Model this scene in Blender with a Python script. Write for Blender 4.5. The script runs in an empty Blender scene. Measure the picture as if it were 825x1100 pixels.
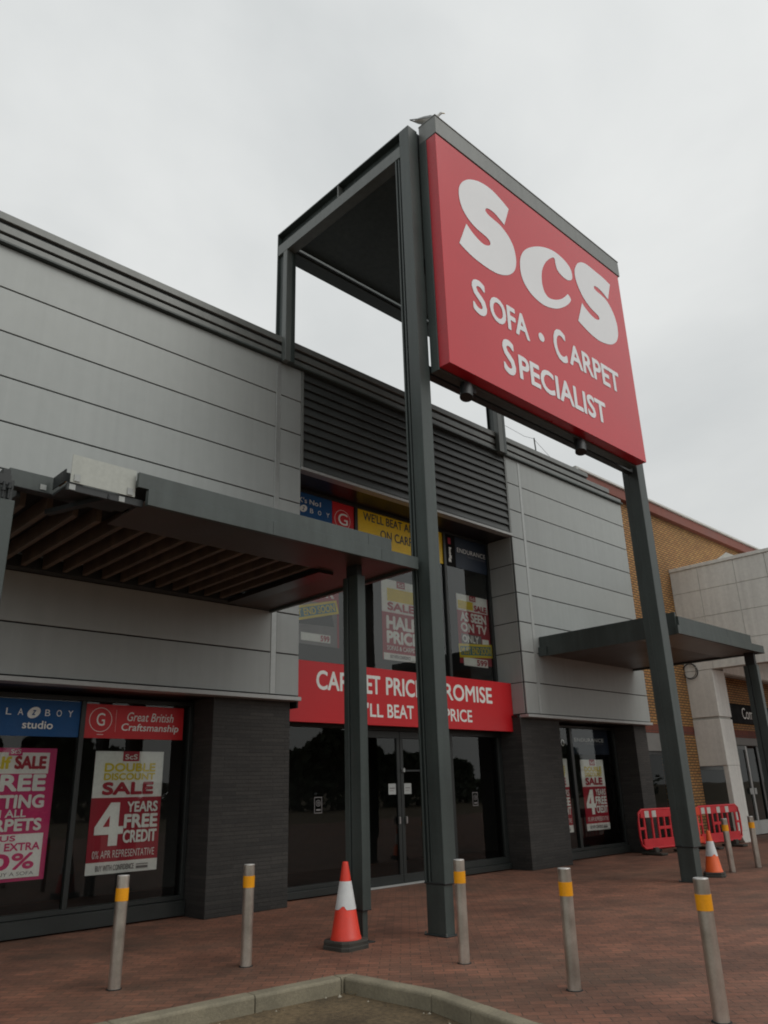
import bpy, bmesh, math, random
from mathutils import Vector, Matrix
random.seed(7)
scene = bpy.context.scene
COL = scene.collection
rad = math.radians

# ------------------------------------------------------------------ materials
MATS = {}
def new_mat(name):
    m = bpy.data.materials.new(name); m.use_nodes = True
    MATS[name] = m
    nt = m.node_tree
    return m, nt, nt.nodes['Principled BSDF']

def mat(name, color, rough=0.5, metal=0.0, var=0.12, scale=3.0, bump=0.0, bscale=40.0, spec=0.5, ior=1.5, fine=0.05, streak=0.0):
    """procedural surface: base colour modulated by two noises (large stains, fine grain) + optional bump and rain streaks"""
    m, nt, b = new_mat(name)
    N, L = nt.nodes, nt.links
    geo = N.new('ShaderNodeNewGeometry')
    n1 = N.new('ShaderNodeTexNoise'); n1.inputs['Scale'].default_value = scale; n1.inputs['Detail'].default_value = 5
    n2 = N.new('ShaderNodeTexNoise'); n2.inputs['Scale'].default_value = scale*14; n2.inputs['Detail'].default_value = 3
    L.new(geo.outputs['Position'], n1.inputs['Vector']); L.new(geo.outputs['Position'], n2.inputs['Vector'])
    def mr(src, lo, hi):
        r = N.new('ShaderNodeMapRange'); r.inputs['From Min'].default_value = .3; r.inputs['From Max'].default_value = .7
        r.inputs['To Min'].default_value = lo; r.inputs['To Max'].default_value = hi
        L.new(src, r.inputs['Value']); return r.outputs['Result']
    a = mr(n1.outputs['Fac'], 1-var, 1+var); c = mr(n2.outputs['Fac'], 1-fine, 1+fine)
    mu = N.new('ShaderNodeMath'); mu.operation = 'MULTIPLY'; L.new(a, mu.inputs[0]); L.new(c, mu.inputs[1])
    out = mu.outputs[0]
    if streak:
        mp = N.new('ShaderNodeMapping'); mp.inputs['Scale'].default_value = (9, 9, .35)
        L.new(geo.outputs['Position'], mp.inputs['Vector'])
        n3 = N.new('ShaderNodeTexNoise'); n3.inputs['Scale'].default_value = 1.0; n3.inputs['Detail'].default_value = 6
        L.new(mp.outputs['Vector'], n3.inputs['Vector'])
        s = mr(n3.outputs['Fac'], 1-streak, 1+streak*.4)
        m2 = N.new('ShaderNodeMath'); m2.operation = 'MULTIPLY'; L.new(out, m2.inputs[0]); L.new(s, m2.inputs[1]); out = m2.outputs[0]
    vm = N.new('ShaderNodeVectorMath'); vm.operation = 'SCALE'; vm.inputs[0].default_value = color
    L.new(out, vm.inputs['Scale']); L.new(vm.outputs['Vector'], b.inputs['Base Color'])
    rr = mr(n1.outputs['Fac'], max(.02, rough*.85), min(1, rough*1.15)); L.new(rr, b.inputs['Roughness'])
    b.inputs['Metallic'].default_value = metal
    b.inputs['Specular IOR Level'].default_value = spec
    b.inputs['IOR'].default_value = ior
    if bump:
        nb = N.new('ShaderNodeTexNoise'); nb.inputs['Scale'].default_value = bscale; nb.inputs['Detail'].default_value = 4
        L.new(geo.outputs['Position'], nb.inputs['Vector'])
        bp = N.new('ShaderNodeBump'); bp.inputs['Strength'].default_value = bump; bp.inputs['Distance'].default_value = .01
        L.new(nb.outputs['Fac'], bp.inputs['Height']); L.new(bp.outputs['Normal'], b.inputs['Normal'])
    return m

def brick_mat(name, c1, c2, mortar, bw, bh, msize, plane='XZ', rot=0.0, rough=.85, bump=.6, stain=.25, offset=.5, worn=False):
    m, nt, b = new_mat(name); N, L = nt.nodes, nt.links
    geo = N.new('ShaderNodeNewGeometry')
    sep = N.new('ShaderNodeSeparateXYZ'); L.new(geo.outputs['Position'], sep.inputs[0])
    com = N.new('ShaderNodeCombineXYZ')
    if plane == 'XZ':
        ad = N.new('ShaderNodeMath'); L.new(sep.outputs['X'], ad.inputs[0]); L.new(sep.outputs['Y'], ad.inputs[1])
        L.new(ad.outputs[0], com.inputs['X']); L.new(sep.outputs['Z'], com.inputs['Y'])
    else:
        L.new(sep.outputs['X'], com.inputs['X']); L.new(sep.outputs['Y'], com.inputs['Y'])
    mp = N.new('ShaderNodeMapping'); mp.inputs['Rotation'].default_value = (0, 0, rot); L.new(com.outputs[0], mp.inputs['Vector'])
    br = N.new('ShaderNodeTexBrick'); br.offset = offset
    br.inputs['Scale'].default_value = 1; br.inputs['Brick Width'].default_value = bw; br.inputs['Row Height'].default_value = bh
    br.inputs['Mortar Size'].default_value = msize; br.inputs['Mortar Smooth'].default_value = .3; br.inputs['Bias'].default_value = 0
    br.inputs['Color1'].default_value = (*c1, 1); br.inputs['Color2'].default_value = (*c2, 1); br.inputs['Mortar'].default_value = (*mortar, 1)
    L.new(mp.outputs[0], br.inputs['Vector'])
    n1 = N.new('ShaderNodeTexNoise'); n1.inputs['Scale'].default_value = .9; n1.inputs['Detail'].default_value = 7; n1.inputs['Roughness'].default_value = .65
    L.new(geo.outputs['Position'], n1.inputs['Vector'])
    n2 = N.new('ShaderNodeTexNoise'); n2.inputs['Scale'].default_value = 30; n2.inputs['Detail'].default_value = 4
    L.new(geo.outputs['Position'], n2.inputs['Vector'])
    r = N.new('ShaderNodeMapRange'); r.inputs['From Min'].default_value = .3; r.inputs['From Max'].default_value = .7
    r.inputs['To Min'].default_value = 1-stain; r.inputs['To Max'].default_value = 1+stain; L.new(n1.outputs['Fac'], r.inputs['Value'])
    r2 = N.new('ShaderNodeMapRange'); r2.inputs['To Min'].default_value = .75; r2.inputs['To Max'].default_value = 1.25; L.new(n2.outputs['Fac'], r2.inputs['Value'])
    mu = N.new('ShaderNodeMath'); mu.operation = 'MULTIPLY'; L.new(r.outputs[0], mu.inputs[0]); L.new(r2.outputs[0], mu.inputs[1])
    if worn:                                                # wide darker, greener patches of dirt and moss on the ground
        n3 = N.new('ShaderNodeTexNoise'); n3.inputs['Scale'].default_value = .33; n3.inputs['Detail'].default_value = 9; n3.inputs['Roughness'].default_value = .7
        L.new(geo.outputs['Position'], n3.inputs['Vector'])
        r3 = N.new('ShaderNodeMapRange'); r3.inputs['From Min'].default_value = .46; r3.inputs['From Max'].default_value = .68; r3.inputs['To Max'].default_value = .6; L.new(n3.outputs['Fac'], r3.inputs['Value'])
        mc = N.new('ShaderNodeMix'); mc.data_type = 'RGBA'; L.new(r3.outputs[0], mc.inputs[0]); L.new(br.outputs['Color'], mc.inputs[6]); mc.inputs[7].default_value = (.075, .058, .040, 1)
        src = mc.outputs[2]
    else:                                                   # splash-back dirt fading up the foot of a wall
        r3 = N.new('ShaderNodeMapRange'); r3.inputs['From Max'].default_value = .45; r3.inputs['To Min'].default_value = .55; L.new(sep.outputs['Z'], r3.inputs['Value'])
        v3 = N.new('ShaderNodeVectorMath'); v3.operation = 'SCALE'; L.new(br.outputs['Color'], v3.inputs[0]); L.new(r3.outputs[0], v3.inputs['Scale']); src = v3.outputs[0]
    vm = N.new('ShaderNodeVectorMath'); vm.operation = 'SCALE'; L.new(src, vm.inputs[0]); L.new(mu.outputs[0], vm.inputs['Scale'])
    L.new(vm.outputs[0], b.inputs['Base Color']); b.inputs['Roughness'].default_value = rough
    hs = N.new('ShaderNodeMath'); hs.operation = 'SUBTRACT'; L.new(n2.outputs['Fac'], hs.inputs[0]); L.new(br.outputs['Fac'], hs.inputs[1])
    bp = N.new('ShaderNodeBump'); bp.inputs['Strength'].default_value = bump; bp.inputs['Distance'].default_value = .008
    L.new(hs.outputs[0], bp.inputs['Height']); L.new(bp.outputs[0], b.inputs['Normal'])
    return m

def glass_mat(name, tint, ior, wav=.02):
    m = bpy.data.materials.new(name); m.use_nodes = True; MATS[name] = m
    nt = m.node_tree; N, L = nt.nodes, nt.links; N.clear()
    out = N.new('ShaderNodeOutputMaterial'); mix = N.new('ShaderNodeMixShader')
    tr = N.new('ShaderNodeBsdfTransparent'); tr.inputs[0].default_value = (*tint, 1)
    gl = N.new('ShaderNodeBsdfGlossy'); gl.inputs['Roughness'].default_value = .015; gl.inputs[0].default_value = (.93, .95, .94, 1)
    fr = N.new('ShaderNodeFresnel'); fr.inputs['IOR'].default_value = ior
    geo = N.new('ShaderNodeNewGeometry')
    nz = N.new('ShaderNodeTexNoise'); nz.inputs['Scale'].default_value = 1.3; nz.inputs['Detail'].default_value = 1
    L.new(geo.outputs['Position'], nz.inputs['Vector'])
    bp = N.new('ShaderNodeBump'); bp.inputs['Strength'].default_value = wav; bp.inputs['Distance'].default_value = .05
    L.new(nz.outputs['Fac'], bp.inputs['Height']); L.new(bp.outputs[0], gl.inputs['Normal'])
    L.new(fr.outputs[0], mix.inputs[0]); L.new(tr.outputs[0], mix.inputs[1]); L.new(gl.outputs[0], mix.inputs[2]); L.new(mix.outputs[0], out.inputs[0])
    return m

mat('steel_grey', (.052, .067, .063), .42, 0, .16, 1.3, .08, 25, streak=.20)
mat('steel_light', (.13, .145, .138), .42, 0, .10, 1.5, streak=.12)
mat('steel_dark', (.022, .026, .027), .5, 0, .12, 2)
mat('flashing', (.185, .195, .186), .4, .15, .08, 1.2, streak=.10)
mat('louvre', (.060, .066, .064), .5, 0, .12, 1.5)
mat('silver_panel_b', (.355, .378, .370), .50, .16, .05, .4, .06, 1.3, fine=.02, streak=.05)
mat('silver_panel', (.375, .397, .386), .52, .16, .05, .35, .06, 1.1, fine=.02, streak=.04)
mat('silver_light', (.42, .43, .42), .45, .3, .05, 1)
mat('seam_silver', (.40, .415, .405), .42, .45, .04, 1)
mat('gap_black', (.012, .012, .012), .8)
mat('frame_grey', (.022, .026, .025), .4, 0, .08, 2)
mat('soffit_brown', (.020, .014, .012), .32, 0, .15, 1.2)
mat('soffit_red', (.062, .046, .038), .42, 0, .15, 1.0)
mat('timber', (.125, .092, .068), .6, 0, .30, 5, .1, 30, streak=.15)
mat('sign_red', (.58, .012, .024), .16, 0, .05, .6, ior=1.6, fine=.01)
mat('sign_red_edge', (.48, .008, .020), .30, 0, .04, .8)
mat('sign_white', (.84, .86, .88), .35, 0, .025, .8, fine=.01)
mat('banner_red', (.60, .012, .018), .42, 0, .04, .8, fine=.01)
mat('p_white', (.86, .88, .84), .5, 0, .03, 2)
mat('p_red', (.40, .012, .034), .5, 0, .04, 2)
mat('p_pink', (.62, .024, .17), .5, 0, .04, 2)
mat('p_yellow', (.74, .60, .03), .5, 0, .04, 2)
mat('p_amber', (.90, .60, .012), .45, 0, .03, 2)
mat('p_blue', (.006, .085, .26), .65, 0, .03, 2)
mat('p_navy', (.008, .018, .038), .5, 0, .05, 2)
mat('p_black', (.010, .010, .010), .85, spec=.15)
mat('p_grey', (.20, .19, .19), .5, 0, .2, 4)
mat('p_teal', (.05, .22, .28), .5)
mat('p_ink', (.02, .035, .06), .5)
mat('bollard_steel', (.54, .50, .44), .36, .8, .22, 5, .05, 60, streak=.12)
mat('bollard_cap', (.55, .54, .52), .45, .5, .1, 8)
mat('band_orange', (.86, .36, .005), .4, 0, .06, 5)
mat('cone_red', (.70, .045, .022), .45, 0, .10, 6, .05, 30)
mat('cone_orange', (.78, .115, .018), .45, 0, .10, 6)
mat('cone_white', (.66, .68, .68), .5, 0, .07, 8)
mat('cone_rubber', (.045, .043, .036), .8, 0, .25, 8, .2, 40)
mat('barrier_red', (.58, .024, .034), .42, 0, .08, 4)
mat('barrier_orange', (.72, .06, .02), .42, 0, .08, 4)
mat('barrier_white', (.55, .56, .52), .5, 0, .06, 4)
mat('concrete_kerb', (.23, .205, .145), .85, 0, .20, 3, .35, 70, fine=.12)
mat('portal_white', (.76, .765, .72), .5, 0, .07, .7, streak=.10)
mat('portal_joint', (.42, .42, .39), .7)
mat('backing_grey', (.44, .46, .42), .5, 0, .06, 2, streak=.08)
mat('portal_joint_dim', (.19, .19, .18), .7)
mat('white_metal', (.62, .62, .60), .45, 0, .05, 1)
mat('fascia_brown', (.20, .060, .040), .6, 0, .12, 1.2, streak=.08)
mat('copper', (.42, .20, .07), .4, .4, .1, 3)
mat('shop_dark', (.065, .064, .060), .7, 0, .2, .8)
mat('carpet_dark', (.035, .032, .030), .9)
mat('gull_white', (.62, .63, .62), .7); mat('gull_grey', (.30, .32, .33), .7, 0, .1, 30); mat('gull_beak', (.55, .36, .06), .5)
mat('cable_black', (.015, .015, .015), .5)
mat('sticker', (.36, .38, .37), .5); mat('handle_metal', (.5, .5, .5), .3, .9)
mat('roof_grey', (.12, .12, .12), .8, 0, .1, 1)
mat('bark', (.06, .045, .03), .9); mat('foliage', (.035, .05, .022), .8, 0, .4, 1.2)
mat('grit_pale', (.36, .33, .26), .9); mat('grit_brown', (.13, .095, .055), .9)
mat('leaf_yellow', (.55, .30, .03), .7)
brick_mat('dark_brick', (.030, .029, .027), (.046, .043, .039), (.027, .026, .024), .44, .055, .006, 'XZ', rough=.75, stain=.2)
brick_mat('tan_brick', (.47, .255, .085), (.37, .175, .06), (.09, .06, .03), .225, .075, .017, 'XZ', stain=.22)
brick_mat('red_brick', (.22, .055, .032), (.16, .045, .03), (.08, .045, .035), .075, .225, .010, 'XZ', stain=.15, offset=0)
brick_mat('paving', (.245, .102, .062), (.150, .070, .045), (.095, .055, .038), .205, .103, .006, 'XY', rot=rad(45), rough=.72, bump=.6, stain=.42, worn=True)
mat('asphalt', (.115, .082, .044), .9, 0, .45, 1.6, .9, 55, fine=.35)
glass_mat('window_glass', (.95, .96, .95), 1.55)
glass_mat('upper_glass', (.97, .98, .97), 1.78)
glass_mat('dim_glass', (.35, .37, .36), 1.22)
glass_mat('door_glass', (.6, .62, .61), 1.54)

# ------------------------------------------------------------------ mesh helpers
class MB:
    def __init__(self): self.v = []; self.f = []; self.m = []; self.mats = []; self.s = []
    def mi(self, name):
        if name not in self.mats: self.mats.append(name)
        return self.mats.index(name)
    def add(self, vs, fs, m, smooth=False):
        o = len(self.v); self.v += [tuple(p) for p in vs]; k = self.mi(m)
        for f in fs: self.f.append([i+o for i in f]); self.m.append(k); self.s.append(smooth)
        return self
    def box(self, x0, x1, y0, y1, z0, z1, m):
        vs = [(x, y, z) for x in (x0, x1) for y in (y0, y1) for z in (z0, z1)]
        return self.add(vs, [(0,1,3,2),(4,6,7,5),(0,4,5,1),(2,3,7,6),(0,2,6,4),(1,5,7,3)], m)
    def obox(self, p, q, w, h, m, up=(0,0,1)):
        """bar from p to q, w across, h along up"""
        p, q = Vector(p), Vector(q); d = (q-p).normalized(); u = Vector(up)
        s = d.cross(u)
        if s.length < 1e-5: s = d.cross(Vector((1,0,0)))
        s.normalize(); u = s.cross(d).normalized()
        vs = [a + s*i*w/2 + u*j*h/2 for a in (p, q) for i in (-1,1) for j in (-1,1)]
        return self.add(vs, [(0,1,3,2),(4,6,7,5),(0,4,5,1),(2,3,7,6),(0,2,6,4),(1,5,7,3)], m)
    def tube(self, pts, r, m, n=10, cap=True):
        pts = [Vector(p) for p in pts]; rs = r if isinstance(r, (list, tuple)) else [r]*len(pts)
        rings = []
        for i, p in enumerate(pts):
            d = (pts[min(i+1, len(pts)-1)] - pts[max(i-1, 0)]).normalized()
            a = d.orthogonal().normalized() if abs(d.z) > .9 else d.cross(Vector((0,0,1))).normalized()
            if abs(d.z) > .9: a = (Vector((1,0,0)) - d*d.x).normalized()
            b = d.cross(a)
            rings.append([p + (a*math.cos(t) + b*math.sin(t))*rs[i] for t in [2*math.pi*k/n for k in range(n)]])
        vs = [v for rg in rings for v in rg]; fs = []
        for i in range(len(pts)-1):
            for k in range(n): fs.append((i*n+k, i*n+(k+1)%n, (i+1)*n+(k+1)%n, (i+1)*n+k))
        self.add(vs, fs, m, True)
        if cap: self.add(rings[0], [tuple(range(n))[::-1]], m); self.add(rings[-1], [tuple(range(n))], m)
        return self
    def lathe(self, prof, m, n=20, c=(0,0)):
        vs = [(c[0]+r*math.cos(2*math.pi*k/n), c[1]+r*math.sin(2*math.pi*k/n), z) for r, z in prof for k in range(n)]
        fs = [(i*n+k, i*n+(k+1)%n, (i+1)*n+(k+1)%n, (i+1)*n+k) for i in range(len(prof)-1) for k in range(n)]
        return self.add(vs, fs, m, True)
    def build(self, name, parent=None, bevel=0.0, loc=None):
        me = bpy.data.meshes.new(name); me.from_pydata(self.v, [], self.f)
        for n in self.mats: me.materials.append(MATS[n])
        me.polygons.foreach_set('material_index', self.m); me.polygons.foreach_set('use_smooth', self.s); me.update()
        o = bpy.data.objects.new(name, me); COL.objects.link(o)
        if parent is not None: o.parent = parent
        if loc is not None: o.location = loc
        if bevel:
            b = o.modifiers.new('edge', 'BEVEL'); b.width = bevel; b.segments = 1; b.limit_method = 'ANGLE'; b.harden_normals = False
        return o

def tag(o, label=None, cat=None, group=None, kind=None):
    if label: o['label'] = label
    if cat: o['category'] = cat
    if group: o['group'] = group
    if kind: o['kind'] = kind
    return o
def thing(name, label, cat, loc=(0,0,0), rz=0, group=None):
    o = bpy.data.objects.new(name, None); COL.objects.link(o); o.empty_display_size = .3
    o.location = loc; o.rotation_euler = (0, 0, rz); o['label'] = label; o['category'] = cat
    if group: o['group'] = group
    return o
def copy_tree(o, parent=None):
    c = o.copy(); COL.objects.link(c); c.parent = parent
    for ch in list(o.children): copy_tree(ch, c)
    return c

# ------------------------------------------------------------------ lettering (built-in face turned into meshes)
TXT = {}
def glyphs(body, offset=0.0, shear=0.0, space=1.0):
    key = (body, shear, space)
    if key in TXT: return TXT[key]
    c = bpy.data.curves.new('t', 'FONT'); c.body = body; c.shear = shear; c.space_character = space
    c.resolution_u = 4; c.fill_mode = 'FRONT'
    o = bpy.data.objects.new('t', c); COL.objects.link(o)
    dg = bpy.context.evaluated_depsgraph_get(); dg.update()
    me = o.evaluated_get(dg).to_mesh()
    vs = [(v.co.x, v.co.y) for v in me.vertices]; fs = [tuple(p.vertices) for p in me.polygons]
    o.evaluated_get(dg).to_mesh_clear()
    bpy.data.objects.remove(o); bpy.data.curves.remove(c)
    x0 = min(v[0] for v in vs); x1 = max(v[0] for v in vs); y0 = min(v[1] for v in vs); y1 = max(v[1] for v in vs)
    vs = [((x-x0)/(x1-x0), (y-y0)/(y1-y0)) for x, y in vs]
    TXT[key] = (vs, fs); return vs, fs

def fill_poly(pts):
    from mathutils.geometry import tessellate_polygon
    out = []
    for t in tessellate_polygon([[Vector((p[0], p[1], 0)) for p in pts]]):
        a, b, c = (pts[i] for i in t)
        out.append(tuple(t) if (b[0]-a[0])*(c[1]-a[1])-(b[1]-a[1])*(c[0]-a[0]) > 0 else tuple(t)[::-1])
    return out
def smooth_closed(pts, corners=(), k=4):
    n = len(pts); out = []
    for i in range(n):
        p0, p1, p2, p3 = pts[i-1], pts[i], pts[(i+1) % n], pts[(i+2) % n]
        if i in corners: p0 = (2*p1[0]-p2[0], 2*p1[1]-p2[1])
        if (i+1) % n in corners: p3 = (2*p2[0]-p1[0], 2*p2[1]-p1[1])
        for j in range(k):
            t = j/k
            out.append(tuple(.5*(2*p1[d]+(p2[d]-p0[d])*t+(2*p0[d]-5*p1[d]+4*p2[d]-p3[d])*t*t+(3*p1[d]-p0[d]-3*p2[d]+p3[d])*t**3) for d in (0, 1)))
    return out

class Board(MB):
    """flat printed board in the plane Y=y facing -Y; items are laid 1.5 mm apart in front of each other"""
    def __init__(self, y, x0, x1, z0, z1, rot=0.0):
        super().__init__(); self.y = y; self.x0, self.x1, self.z0, self.z1 = x0, x1, z0, z1; self.lay = 0; self.rot = rot
    def P(self, u, v):
        x = self.x0+u*(self.x1-self.x0); z = self.z0+v*(self.z1-self.z0)
        if self.rot:
            cx, cz = (self.x0+self.x1)/2, (self.z0+self.z1)/2; c, s = math.cos(self.rot), math.sin(self.rot)
            x, z = cx+(x-cx)*c-(z-cz)*s, cz+(x-cx)*s+(z-cz)*c
        return (x, self.y-self.lay*.0025, z)
    def rect(self, u0, v0, u1, v1, m, up=True):
        if up: self.lay += 1
        self.add([self.P(u0, v0), self.P(u1, v0), self.P(u1, v1), self.P(u0, v1)], [(0,1,2,3)], m); return self
    def text(self, body, u0, v0, u1, v1, m, off=.015, shear=0, space=1.0, up=True, quarter=0):
        if up: self.lay += 1
        vs, fs = glyphs(body, off, shear, space)
        if quarter: vs, fs = ([(1-b, a) for a, b in vs], fs) if quarter > 0 else ([(b, 1-a) for a, b in vs], fs)
        W, H = (u1-u0), (v1-v0); k = (1.35*off if off > 0 else 0)*abs(H*(self.z1-self.z0)); dx, dz = k/(self.x1-self.x0), k/(self.z1-self.z0)
        sh = [(0, 0)] + ([(math.cos(t), math.sin(t)) for t in [math.pi*2*i/8 for i in range(8)]] if k else [])
        for i, (p, q) in enumerate(sh):                     # heavier weight: the outline is thickened by stacked copies
            self.add([(lambda P_: (P_[0], P_[1]-i*.00022, P_[2]))(self.P(u0+dx+a*(W-2*dx)+p*dx, v0+dz+b*(H-2*dz)+q*dz)) for a, b in vs], fs, m)
        return self
    def poly(self, pts, m, up=True):
        if up: self.lay += 1
        self.add([self.P(*p) for p in pts], fill_poly(pts), m); return self
    def ring(self, cx, cz, r, w, m, n=28, asp=1.0):
        """ring in metres-true circle: asp = board width/height"""
        self.lay += 1
        vs = [self.P(cx+q*math.cos(t)/asp, cz+q*math.sin(t)) for q in (r-w, r) for t in [2*math.pi*k/n for k in range(n)]]
        self.add(vs, [(k, n+k, n+(k+1) % n, (k+1) % n) for k in range(n)], m); return self
    def slab(self, m, t=.006):
        """the board itself"""
        c = [(0,0),(1,0),(1,1),(0,1)]
        a = [self.P(*p) for p in c]; b = [(p[0], p[1]+t, p[2]) for p in a]
        self.add(a+b, [(0,1,2,3),(7,6,5,4),(0,4,5,1),(1,5,6,2),(2,6,7,3),(3,7,4,0)], m); return self
FOUR = [(.0,.26),(.0,.44),(.50,1.0),(.82,1.0),(.82,.44),(1.0,.44),(1.0,.26),(.82,.26),(.82,.0),(.50,.0),(.50,.26)]
def four(b, u0, v0, u1, v1, m, hole):
    b.poly([(u0+p[0]*(u1-u0), v0+p[1]*(v1-v0)) for p in FOUR], m)
    b.poly([(u0+p[0]*(u1-u0), v0+p[1]*(v1-v0)) for p in [(.28,.44),(.50,.44),(.50,.70)]], hole)

# ================================================================== SETTING: ground, pavement, kerb
KERB = [(-24, 8.55), (-8, 7.32), (3.17, 6.47), (4.38, 6.38), (5.28, 6.30), (5.45, 6.20), (5.50, 5.12), (5.37, 4.56), (5.22, 3.93), (4.95, 2.6), (4.45, 0), (3.9, -4), (3.6, -14)]
g = MB(); S = 900; g.add([(-S,-S,-.125),(S,-S,-.125),(S,S,-.125),(-S,S,-.125)], [(0,1,2,3)], 'asphalt')
tag(g.build('ground'), kind='structure')
poly = KERB + [(70, -14), (70, 60), (-24, 60)]
g = MB(); g.add([(x, y, 0) for x, y in poly], fill_poly(poly), 'paving')
tag(g.build('pavement'), kind='structure')

def inset(path, d):
    out = []
    for i, p in enumerate(path):
        a = Vector(path[max(i-1, 0)]); b = Vector(path[min(i+1, len(path)-1)]); t = (b-a).normalized()
        out.append((p[0]+t.y*d, p[1]-t.x*d))
    return out
def resample(path, step):
    pts = [Vector(p) for p in path]; out = [pts[0]]; acc = 0
    for a, b in zip(pts, pts[1:]):
        L = (b-a).length; n = max(1, round(L/step))
        for k in range(1, n+1): out.append(a+(b-a)*k/n)
    return out
g = MB()
kp = resample(KERB, .91); ins = [Vector(q) for q in inset([tuple(p) for p in kp], .135)]; ins2 = [Vector(q) for q in inset([tuple(p) for p in kp], .150)]
for i in range(len(kp)-1):
    a, b = kp[i], kp[i+1]; ga = (b-a).normalized()*.004
    A, B, C_, D = a+ga, b-ga, ins[i+1]-ga, ins[i]+ga; E_, F_ = ins2[i+1]-ga, ins2[i]+ga
    jz = random.uniform(-.003, .004); zt = .006+jz
    g.add([(*A, -.2), (*B, -.2), (*E_, -.2), (*F_, -.2), (*A, zt), (*B, zt), (*C_, zt), (*D, zt), (*E_, zt-.018), (*F_, zt-.018)],
          [(4,7,6,5),(7,9,8,6),(9,3,2,8),(0,4,5,1),(0,3,9,7,4),(1,5,6,8,2)], 'concrete_kerb')
tag(g.build('kerb', bevel=.006), kind='structure')

# ================================================================== SHOP BUILDING
CY = 10.20            # face of the silver cladding
WY = 10.95            # face of the glazing
XL, XR = -9.0, 19.28
shop = thing('shop_building', 'silver clad furniture store with louvred centre bay, dark brick piers and full height glazing', 'building', (7.8, 10.2, 0))
shop_inv = Matrix.Translation((-7.8, -10.2, 0))
def part(mb, name, bevel=0.0, parent=None):
    o = mb.build(name, None, bevel); o.parent = parent or shop
    o.matrix_parent_inverse = shop_inv if parent is None else Matrix.Identity(4)
    if parent is not None: o.matrix_parent_inverse = Matrix.Identity(4)
    return o

ROWS = [9.075, 8.405, 7.73, 7.055, 6.40, 5.735, 5.07, 4.405, 3.737, 3.075]
def cladding(x0, x1, seams, name='cladding', ret=None):
    b = MB()
    b.box(x0+.004, x1-.004, CY+.03, CY+.22, 3.06, 9.09, 'gap_black')
    xs = [x0] + [s for s in seams] + [x1]
    for i in range(len(xs)-1):
        a, c = xs[i], xs[i+1]
        if i > 0: a += .055
        if i < len(xs)-2: c -= .055
        for zt, zb in zip(ROWS, ROWS[1:]):
            b.box(a, c, CY+random.uniform(0, .0025), CY+.03, zb+.010, zt-.010, random.choice(('silver_panel', 'silver_panel_b')))
    for s in seams: b.box(s-.052, s+.052, CY-.004, CY+.029, 3.085, 9.068, 'seam_silver')
    return part(b, name, .004)
cladding(XL, 7.842, [7.33])
cladding(14.0, XR, [14.50])
b = MB()                                                           # bottom drip trim under each cladding panel
for x0, x1 in ((XL, 7.87), (13.97, XR+.02)):
    b.box(x0, x1, CY-.045, CY+.20, 3.0, 3.062, 'silver_light')
part(b, 'drip_trim', .004)
for xa, xb in ((7.845, 7.862), (13.98, 13.997)):                   # returns into the entrance recess
    b = MB()
    for zt, zb in zip(ROWS, ROWS[1:]):
        if zt > 7.1: continue
        b.box(xa, xb, CY+.05, WY+.05, zb+.010, zt-.010, 'silver_panel')
    part(b, 'reveal_panel')
b = MB(); b.box(7.87, 7.90, CY+.08, WY+.08, 2.9, 7.2, 'gap_black'); part(b, 'reveal_backing')
b = MB(); b.box(13.999, 14.03, CY+.23, WY+.08, 2.9, 7.2, 'gap_black')
part(b, 'reveal_backing')
b = MB(); b.box(7.60, 7.868, CY+.225, WY+.08, 3.06, 9.0, 'gap_black'); part(b, 'reveal_backing')

# parapet flashing (ribbed)
def parapet(x0, ends, name='parapet'):
    b = MB()
    xa, xb_, xc = ends
    b.box(x0, xa, CY-.05, CY+.5, 9.46, 9.585, 'flashing')
    b.box(x0, xa-.004, CY+.0, CY+.45, 9.405, 9.458, 'steel_dark')
    b.box(x0, xb_, CY-.03, CY+.45, 9.275, 9.403, 'flashing')
    b.box(x0, xb_-.004, CY+.02, CY+.45, 9.235, 9.273, 'steel_dark')
    b.box(x0, xc, CY-.02, CY+.45, 9.115, 9.233, 'flashing')
    b.box(x0, xc, CY-.075, CY+.3, 9.075, 9.113, 'steel_grey')
    part(b, name, .006)
parapet(XL, (17.62, 18.70, XR+.02))
# louvre screen
b = MB()
z = 9.06; b.box(7.85, 13.98, CY+.10, CY+.2, 7.11, 9.07, 'louvre')
n = 11; p = (9.06-7.12)/n
for k in range(n):
    zt = 9.06-k*p
    vs = [(x, y, zz) for x in (7.90, 13.93) for y, zz in ((CY+.09, zt+.02), (CY+.045, zt+.012), (CY-.002, zt-p*.78), (CY-.002, zt-p*.90), (CY+.09, zt-p*.84))]
    b.add(vs, [(0,1,6,5),(1,2,7,6),(2,3,8,7),(3,4,9,8),(4,3,2,1,0),(5,6,7,8,9)], 'louvre')
part(b, 'louvre_screen')
b = MB(); b.box(7.846, 7.90, CY-.01, CY+.15, 7.115, 9.07, 'flashing'); b.box(13.93, 13.985, CY-.01, CY+.15, 7.115, 9.07, 'flashing')
b.box(7.846, 13.985, CY-.035, CY+.14, 7.055, 7.112, 'silver_light')
part(b, 'louvre_frame', .004)
# soffits
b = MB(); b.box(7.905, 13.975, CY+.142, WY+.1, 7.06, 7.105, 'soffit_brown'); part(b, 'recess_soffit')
b = MB(); b.box(XL, 7.79, CY+.205, WY+.3, 3.0, 3.05, 'soffit_brown'); b.box(13.9, XR, CY+.205, WY+.3, 3.0, 3.05, 'soffit_brown'); part(b, 'soffit')
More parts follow.
